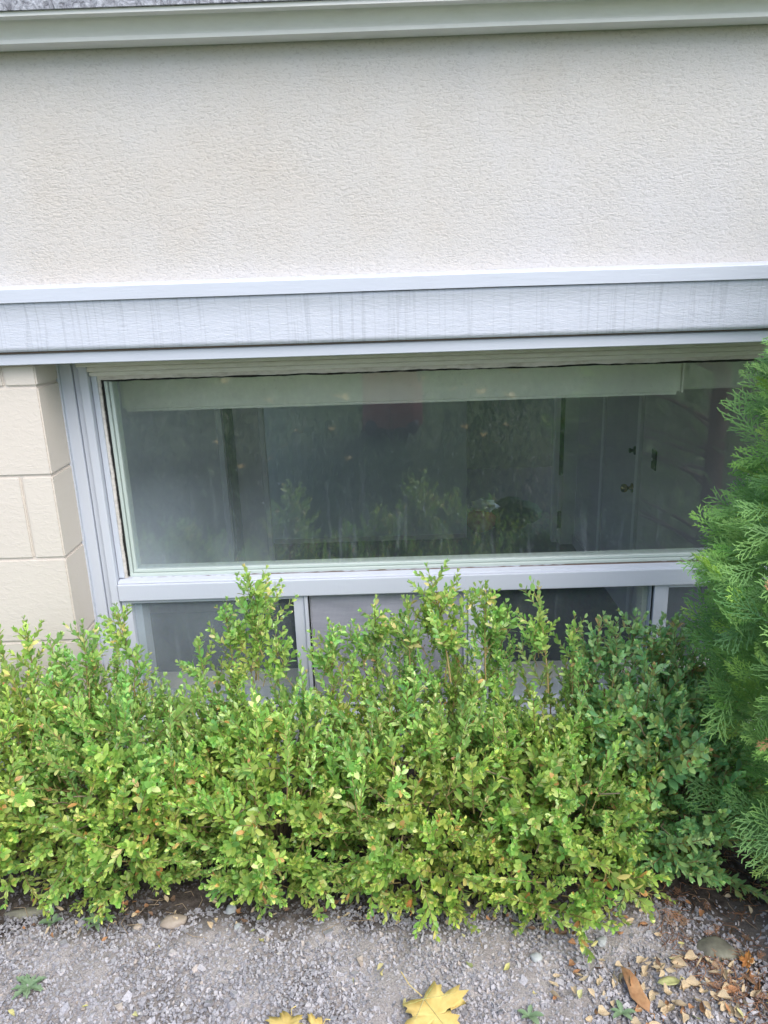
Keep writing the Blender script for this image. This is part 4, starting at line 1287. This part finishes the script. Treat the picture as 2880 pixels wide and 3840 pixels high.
MARKS = [((0.425, -0.63), "beside the long curled brown leaf"), ((0.60, -0.54), "near the flat lichen rock"), ((0.50, -0.60), "around the pale olive leaf"), ((0.65, -0.64), "by the crumpled mustard leaf in the corner"),
         ((0.25, -0.55), "near the smooth pale pebble"), ((0.05, -0.61), "near the large yellow maple leaf"), ((-0.17, -0.64), "near the pair of yellow leaves"), ((-0.70, -0.58), "near the ferny weed mat"),
         ((-0.47, -0.445), "beside the sunken tan rock"), ((-0.625, -0.445), "beside the strap-leaved weed"), ((-0.85, -0.42), "at the left end of the hedge foot"), ((-0.25, -0.43), "on the dark gravel under the spire boxwood"),
         ((0.03, -0.43), "under the middle boxwood"), ((0.30, -0.45), "under the yellow-green boxwood"), ((0.50, -0.42), "on dark soil under the dark boxwood"), ((0.68, -0.45), "on the soil at the cedar foot"), ((-0.45, -0.60), "on open gravel below the tan rock"), ((0.63, -0.585), "beside the crumpled orange leaf")]
def scatter(n, fx, fy, size, tones, group):
    for k in range(n):
        tn = tones[int(rl.integers(len(tones)))]
        o = bpy.data.objects.new("fallen_leaf", TM[tn][int(rl.integers(7))])
        COL.objects.link(o)
        x, y = float(fx()), float(fy())
        s = float(rl.uniform(*size))
        o.location = (x, y, float(ground_z(np.array(x), np.array(y))) + 0.007 + float(rl.uniform(0, 0.004)))
        o.rotation_euler = (float(rl.normal(0, 0.5)), float(rl.normal(0, 0.6)), float(rl.uniform(0, 6.28)))
        o.scale = (s * float(rl.uniform(0.75, 1.1)), s, s)
        mk = min(MARKS, key=lambda q: (q[0][0] - x) ** 2 + (q[0][1] - y) ** 2)[1]
        big_ = "larger" if s > (size[0] + size[1]) / 2 else "tiny"
        tag(o, "%s %s fallen leaf %s" % (big_, tn, mk), "leaf", "%s %s fallen leaves %s" % (big_, tn, mk))
scatter(125, lambda: rl.triangular(0.24, 0.58, 0.70), lambda: rl.uniform(-0.71, -0.56), (0.015, 0.031), ["pale tan", "pale tan", "pale tan", "rusty"], "")
scatter(75, lambda: rl.uniform(0.25, 0.78), lambda: rl.normal(-0.47, 0.045), (0.012, 0.022), ["pale tan", "rusty", "dark brown"], "")
scatter(90, lambda: rl.uniform(-0.95, 0.3), lambda: rl.normal(-0.430, 0.025), (0.011, 0.020), ["pale tan", "rusty", "dark brown", "pale tan"], "")
scatter(26, lambda: rl.uniform(-0.9, 0.6), lambda: rl.uniform(-0.69, -0.47), (0.010, 0.020), ["yellow-green"], "")

# dry cedar needles and twiglets at the right
A = Acc()
rn_ = np.random.default_rng(9)
for k in range(950):
    u = rn_.uniform()
    x = rn_.uniform(0.48, 0.95) if u < 0.75 else rn_.normal(0.56, 0.07)
    y = rn_.uniform(-0.72, -0.28) if u < 0.75 else rn_.uniform(-0.72, -0.55)
    if x + 0.55 * y < 0.20: continue
    a = rn_.uniform(0, 6.28); l = rn_.uniform(0.010, 0.045)
    z = float(ground_z(np.array(x), np.array(y))) + rn_.uniform(0.002, 0.010)
    V, T = tube_np([(x, y, z), (x + math.cos(a) * l * .5, y + math.sin(a) * l * .5, z + 0.003), (x + math.cos(a + .3) * l, y + math.sin(a + .3) * l, z)], [0.0008, 0.0007, 0.0005], 3)
    A.add(V, T, rn_.uniform())
for k in range(20):
    s = SPRL[k % 8]
    x = rn_.uniform(0.50, 0.76); y = rn_.uniform(-0.70, -0.38)
    a = rn_.uniform(0, 6.28); sc = rn_.uniform(0.22, 0.38)
    Mr = np.array(Matrix.Rotation(a, 3, 'Z') @ Matrix.Rotation(R(90), 3, 'X')) * sc
    A.add(s[0] @ Mr.T + np.array((x, y, 0.012)), s[1], 0.72 + 0.2 * rn_.uniform())
for k in range(30):
    x = rn_.uniform(-0.9, 0.4); y = rn_.normal(-0.44, 0.03); a = rn_.uniform(0, 6.28); l = rn_.uniform(0.02, 0.05)
    V, T = tube_np([(x, y, .006), (x + math.cos(a) * l * .5, y + math.sin(a) * l * .5, .012), (x + math.cos(a + .4) * l, y + math.sin(a + .4) * l, .006)], [0.0007] * 3, 3)
    A.add(V, T, 0.98)
tag(obj("needle_litter", A.mesh("needle_litter"), M_NEEDLE), "rusty brown cedar needles and twiglets under the cedar", "litter", kind="stuff")

def stone(name, M_, sx, sy, sz, x, y, rz, seed, label, amp=0.22, sub=3):
    bm = bmesh.new()
    bmesh.ops.create_icosphere(bm, subdivisions=sub, radius=1)
    for v in bm.verts:
        d = 1 + amp * nzz.noise(v.co * 1.4 + Vector((seed, 0, 0))) + amp * 0.35 * nzz.noise(v.co * 4 + Vector((seed, 0, 0)))
        v.co = Vector((v.co.x * sx * d, v.co.y * sy * d, v.co.z * sz * d))
    o = obj(name, bm_mesh(bm, name, True), M_)
    o.location = (x, y, float(ground_z(np.array(x), np.array(y))) + sz * 0.45); o.rotation_euler = (0, 0, rz)
    return tag(o, label, "stone")
stone("rock", M_ROCK, 0.036, 0.026, 0.014, 0.598, -0.540, R(-15), 2, "flat lichen-covered rock on the soil at bottom right")
stone("pebble", M_PALEROCK, 0.012, 0.009, 0.006, 0.251, -0.552, 0.3, 3, "smooth pale grey-green pebble on the gravel")
stone("rock", M_TANROCK, 0.026, 0.016, 0.010, -0.468, -0.445, 0.2, 4, "tan rock half sunk at the hedge foot on the left")
stone("pebble", M_PALEROCK, 0.012, 0.010, 0.009, -0.355, -0.415, 0.8, 5, "rounded pale stone tucked under the hedge edge", 0.3)
stone("pebble", M_TANROCK, 0.010, 0.008, 0.006, -0.540, -0.450, 0.4, 6, "small brown pebble left of the tan rock", 0.3)
stone("pebble", M_PALEROCK, 0.008, 0.007, 0.005, -0.335, -0.455, 1.4, 7, "tiny bluish white stone on the dark gravel", 0.3)
stone("pebble", M_PALEROCK, 0.009, 0.006, 0.005, 0.545, -0.610, 1.0, 8, "small blue-grey stone among the tan litter", 0.35)
stone("pebble", M_PALEROCK, 0.013, 0.009, 0.006, 0.385, -0.515, 0.9, 9, "angular grey chip on gravel below the dead leaves", 0.4)
# sunken slab poking out at the left
st = stone("rock", M_ROCK, 0.045, 0.012, 0.010, -0.79, -0.405, 0.1, 12, "long dark stone in the shade at the left of the hedge foot", 0.3)

# weeds
def weed(name, label, x, y, n, ll, wid, flatness, seed, jag_=False):
    r_ = np.random.default_rng(seed)
    root = tag(empty(name, (x, y, float(ground_z(np.array(x), np.array(y))) + 0.004)), label, "weed")
    for k in range(n):
        az = 6.28 * k / n + r_.normal(0, 0.25); l = ll * r_.uniform(0.65, 1.15)
        rows = 6
        V, T = [], []
        for i in range(rows + 1):
            t = i / rows
            w = wid * l * math.sin(math.pi * (0.08 + 0.86 * t)) ** 0.9
            if jag_ and i % 2: w *= 0.45
            h = l * (1 - flatness) * math.sin(t * 1.9) + 0.003
            c = Vector((math.cos(az) * l * t, math.sin(az) * l * t, h))
            s = Vector((-math.sin(az), math.cos(az), 0)) * w
            V += [tuple(c - s + Vector((0, 0, w * .5))), tuple(c), tuple(c + s + Vector((0, 0, w * .5)))]
            if i:
                b = 3 * i
                T += [(b - 3, b - 2, b + 1), (b - 3, b + 1, b), (b - 2, b - 1, b + 2), (b - 2, b + 2, b + 1)]
        A = Acc(); A.add(V, T)
        obj("leaf", A.mesh("leaf"), M_WEED, root)
    return root
weed("strap_weed", "low weed with smooth strap leaves at the hedge foot", -0.625, -0.445, 6, 0.036, 0.13, 0.72, 1)
weed("broadleaf_weed", "tiny weed of two oval leaves left of the strap weed", -0.715, -0.440, 4, 0.026, 0.26, 0.6, 2)
w_ = weed("ferny_weed", "mat of ragged grey-green weed growing in the gravel at lower left", -0.700, -0.585, 15, 0.032, 0.22, 0.85, 3, True)
weed("star_weed", "small star-shaped weed right of the brown curled leaf", 0.378, -0.668, 6, 0.026, 0.20, 0.75, 4)
weed("star_weed", "bluish star-shaped weed left of the brown curled leaf", 0.215, -0.672, 5, 0.024, 0.22, 0.75, 5)
weed("seedling", "sprig of fresh seedling in the bottom right corner", 0.640, -0.690, 6, 0.02, 0.2, 0.6, 6)

# ================================================================== LAWN GRASS + LEAVES, PHOTOGRAPHER (mirrored in the glass)
rg = np.random.default_rng(15)
n = 34000
gx = rg.uniform(-3.2, 3.2, n); gy = -1.3 - 8.0 * rg.uniform(0, 1, n) ** 1.5
gz = lawn_z(gx, gy)
h = rg.uniform(0.03, 0.075, n); a = rg.uniform(0, 6.28, n); w = rg.uniform(0.0025, 0.0055, n) * (1 + 0.15 * -gy)
ln_ = rg.uniform(0.1, 0.9, n) * h; la = rg.uniform(0, 6.28, n)
V = np.zeros((n, 5, 3))
cx_, sx_ = np.cos(a) * w, np.sin(a) * w
for i, (t, ww) in enumerate(((0, 1), (0, -1), (0.6, 0.8), (0.6, -0.8), (1, 0))):
    V[:, i, 0] = gx + cx_ * ww + np.cos(la) * ln_ * t * t
    V[:, i, 1] = gy + sx_ * ww + np.sin(la) * ln_ * t * t
    V[:, i, 2] = gz + h * t * (1 - 0.25 * t)
T = (np.array([(0, 1, 3), (0, 3, 2), (2, 3, 4)])[None] + 5 * np.arange(n)[:, None, None]).reshape(-1, 3)
me = np_mesh("grass", V.reshape(-1, 3), T, np.repeat(rg.uniform(0, 1, n), 5))
tag(obj("grass", me, M_GRASS), "long grass of the lawn mirrored in the picture window", "grass", kind="stuff")
proto = leaf_blade("lawn_leaf", MAPLE, M_YELLOW, 0.09, 0.5, 3, bump_=0.03)
pos = [(-0.35, -3.3), (-0.28, -3.15), (0.62, -3.05), (0.55, -3.4), (-0.75, -3.0), (0.25, -3.9), (0.42, -3.2), (1.0, -4.0), (-1.2, -3.8), (-0.5, -4.4), (0.1, -2.75), (0.8, -2.9), (-0.15, -5.0), (0.5, -5.4), (1.6, -4.6), (-1.7, -5.0), (-.55, -1.95), (-.48, -2.06), (-.30, -2.12), (-.62, -1.85), (-.40, -1.90), (.42, -2.12), (.50, -2.0), (.56, -1.93), (.66, -2.15), (-.2, -1.82), (.16, -1.74), (-.9, -2.0), (-.75, -1.8)]
for i, (x, y) in enumerate(pos):
    o = proto if i == 0 else proto.copy()
    if i: COL.objects.link(o)
    o.location = (x, y, float(lawn_z(np.array(x), np.array(y))) + 0.05)
    o.rotation_euler = (R(25), 0, i * 1.9)
    s = (0.7 + 0.5 * ((i * 37) % 10) / 10) * (0.42 if y > -2.5 else 0.8)
    o.scale = (s, s, s)
    side = "left" if x < 0 else "right"
    where = "near the boots, to their %s" % side if y > -2.5 else "far behind the photographer, to the %s" % side
    tag(o, "yellow fallen leaf on the mirrored lawn %s" % where, "leaf", "yellow leaves on the mirrored lawn %s" % where)

def person():
    PX, PY = 0.02, -2.22
    gz0 = float(lawn_z(np.array(PX), np.array(PY)))
    root = tag(empty("person", (PX, PY, gz0)), "photographer in a long maroon coat and navy trousers, mirrored in the glass", "person")
    def skin(name, verts, edges, radii, M_, rootv=0, sub=1):
        me = bpy.data.meshes.new(name); me.from_pydata(verts, edges, []); me.update()
        o = obj(name, me, M_, root)
        sk = o.modifiers.new("skin", 'SKIN'); sk.use_smooth_shade = True
        for i, r_ in enumerate(radii):
            me.skin_vertices[0].data[i].radius = r_ if isinstance(r_, tuple) else (r_, r_)
        me.skin_vertices[0].data[rootv].use_root = True
        o.modifiers.new("sub", 'SUBSURF').levels = sub
        o.modifiers["sub"].render_levels = sub
        return o
    # body faces +Y (towards the house); phone held forward at chest height
    V = [(0, 0, .92), (0, 0, 1.08), (0, -.01, 1.28), (0, 0, 1.42), (0, .02, 1.50), (0, .035, 1.58), (0, .03, 1.68),
         (.09, 0, .88), (.10, .01, .48), (.10, -.02, .10), (.11, .10, .04), (-.09, 0, .88), (-.10, .02, .48), (-.10, -.02, .10), (-.11, .10, .04),
         (.18, 0, 1.38), (.23, .06, 1.10), (.10, .30, .92), (.055, .385, .885), (-.18, 0, 1.38), (-.23, .06, 1.10), (-.10, .30, .92), (-.055, .385, .885)]
    E = [(0, 1), (1, 2), (2, 3), (3, 4), (4, 5), (5, 6), (0, 7), (7, 8), (8, 9), (9, 10), (0, 11), (11, 12), (12, 13), (13, 14), (3, 15), (15, 16), (16, 17), (17, 18), (3, 19), (19, 20), (20, 21), (21, 22)]
    Rd = [(.15, .11), (.13, .10), (.16, .11), (.12, .08), .05, .075, .07, .085, .055, .042, .035, .085, .055, .042, .035, .05, .04, .028, .022, .05, .04, .028, .022]
    # fingers rooted in the palms
    for s, palm in ((1, 18), (-1, 22)):
        p = Vector(V[palm])
        for k, (ox, l) in enumerate(((0.028, .055), (0.010, .068), (-0.008, .064), (-0.024, .05))):
            i0 = len(V)
            V += [tuple(p + Vector((-0.012 * s, 0.012, ox))), tuple(p + Vector((-0.022 * s, 0.022 + l * .35, ox))), tuple(p + Vector((-0.046 * s, 0.024 + l * .45, ox)))]
            E += [(palm, i0), (i0, i0 + 1), (i0 + 1, i0 + 2)]; Rd += [.0095, .0085, .007]
        i0 = len(V)
        V += [tuple(p + Vector((-0.02 * s, -0.01, .035))), tuple(p + Vector((-0.045 * s, 0.0, .040)))]
        E += [(palm, i0), (i0, i0 + 1)]; Rd += [.011, .009]
    skin("body", V, E, Rd, M_SKIN, 0, 2)
    # clothes
    T_ = [(0, 0, .98), (.095, 0, .84), (.105, .01, .46), (.105, -.02, .12), (-.095, 0, .84), (-.105, .02, .46), (-.105, -.02, .12)]
    skin("trousers", T_, [(0, 1), (1, 2), (2, 3), (0, 4), (4, 5), (5, 6)], [(.17, .125), .10, .075, .062, .10, .075, .062], M_NAVY, 0, 2)
    for s in (1, -1):
        skin("boot", [(.107 * s, -.03, .14), (.107 * s, -.03, .05), (.11 * s, .06, .045), (.112 * s, .14, .04)], [(0, 1), (1, 2), (2, 3)], [.055, .052, .048, .036], M_BOOT, 0, 2)
    # coat: sleeved top plus long open skirt made as a pleated sheet
    C_ = [(0, 0, .95), (0, 0, 1.10), (0, -.01, 1.30), (0, 0, 1.44), (.19, 0, 1.39), (.24, .06, 1.10), (.115, .28, .93), (-.19, 0, 1.39), (-.24, .06, 1.10), (-.115, .28, .93)]
    skin("coat_top", C_, [(0, 1), (1, 2), (2, 3), (3, 4), (4, 5), (5, 6), (3, 7), (7, 8), (8, 9)], [(.18, .14), (.16, .13), (.18, .13), (.09, .08), .068, .055, .042, .068, .055, .042], M_COAT, 0, 2)
    bm = bmesh.new(); rows = []
    for j in range(9):
        t = j / 8; z = 1.0 - 0.965 * t; row = []
        for i in range(41):
            an = R(91) + R(358) * i / 40
            rr = 0.155 + 0.012 * t + 0.010 * t * math.sin(i * 1.1)
            row.append(bm.verts.new((math.cos(an) * rr, math.sin(an) * rr * 0.8, z + 0.01 * math.sin(i * .7) * t)))
        rows.append(row)
    for a_, b_ in zip(rows[:-1], rows[1:]):
        for i in range(40): bm.faces.new((a_[i], a_[i + 1], b_[i + 1], b_[i])).smooth = True
    o = obj("coat_skirt", bm_mesh(bm, "coat_skirt", True), M_COAT, root)
    o.modifiers.new("thick", 'SOLIDIFY').thickness = 0.004
    # head with face, hair
    hd = bmesh.new(); bmesh.ops.create_uvsphere(hd, u_segments=24, v_segments=16, radius=1)
    for v in hd.verts:
        c = v.co
        v.co = Vector((c.x * .076, c.y * .095 + (0.008 if c.z < -.3 and c.y > 0 else 0), c.z * .118 * (1 if c.z > 0 else 1.05)))
        if abs(c.x) < .018 and c.y > .06 and -.035 < c.z < .01: v.co.y += .018
    h_ = obj("head", bm_mesh(hd, "head", True), M_SKIN, root); h_.location = (0, .045, 1.635); h_.rotation_euler = (R(-18), 0, 0)
    hr = bmesh.new(); bmesh.ops.create_uvsphere(hr, u_segments=24, v_segments=16, radius=1)
    bmesh.ops.delete(hr, geom=[v for v in hr.verts if v.co.y > 0.35 and v.co.z < 0.45], context='VERTS')
    for v in hr.verts: v.co = Vector((v.co.x * .086, v.co.y * .106, v.co.z * .128 * (1.25 if v.co.z < 0 else 1)))
    q = obj("hair", bm_mesh(hr, "hair", True), M_HAIR, root); q.location = (0, .038, 1.642); q.rotation_euler = (R(-18), 0, 0)
    for s in (1, -1):
        e = lathe("eye", [(0.004, 0), (0.007, .002), (0.004, .004)], M_BLACK, root, 10, 'Y'); e.location = (.028 * s, .139, 1.612)
        e = lathe("ear", [(0.012, 0), (0.016, .008), (0.008, .012)], M_SKIN, root, 10); e.location = (.078 * s, .04, 1.63); e.rotation_euler = (0, R(90), 0)
    mo = box("mouth", -.018, .018, .126, .131, 1.562, 1.568, M_RED, root, .001)
    ph = tag(empty("phone", (PX - 0.02, PY + .425, gz0 + .885)), "black phone held up in both hands, mirrored lens side out", "phone")
    box("case", -.036, .036, -.005, .004, -.075, .075, M_BLACK, ph, .002)
    box("lens_bump", -.030, -.004, .0045, .007, .042, .068, M_GASKET, ph, .001)
    return root
person()
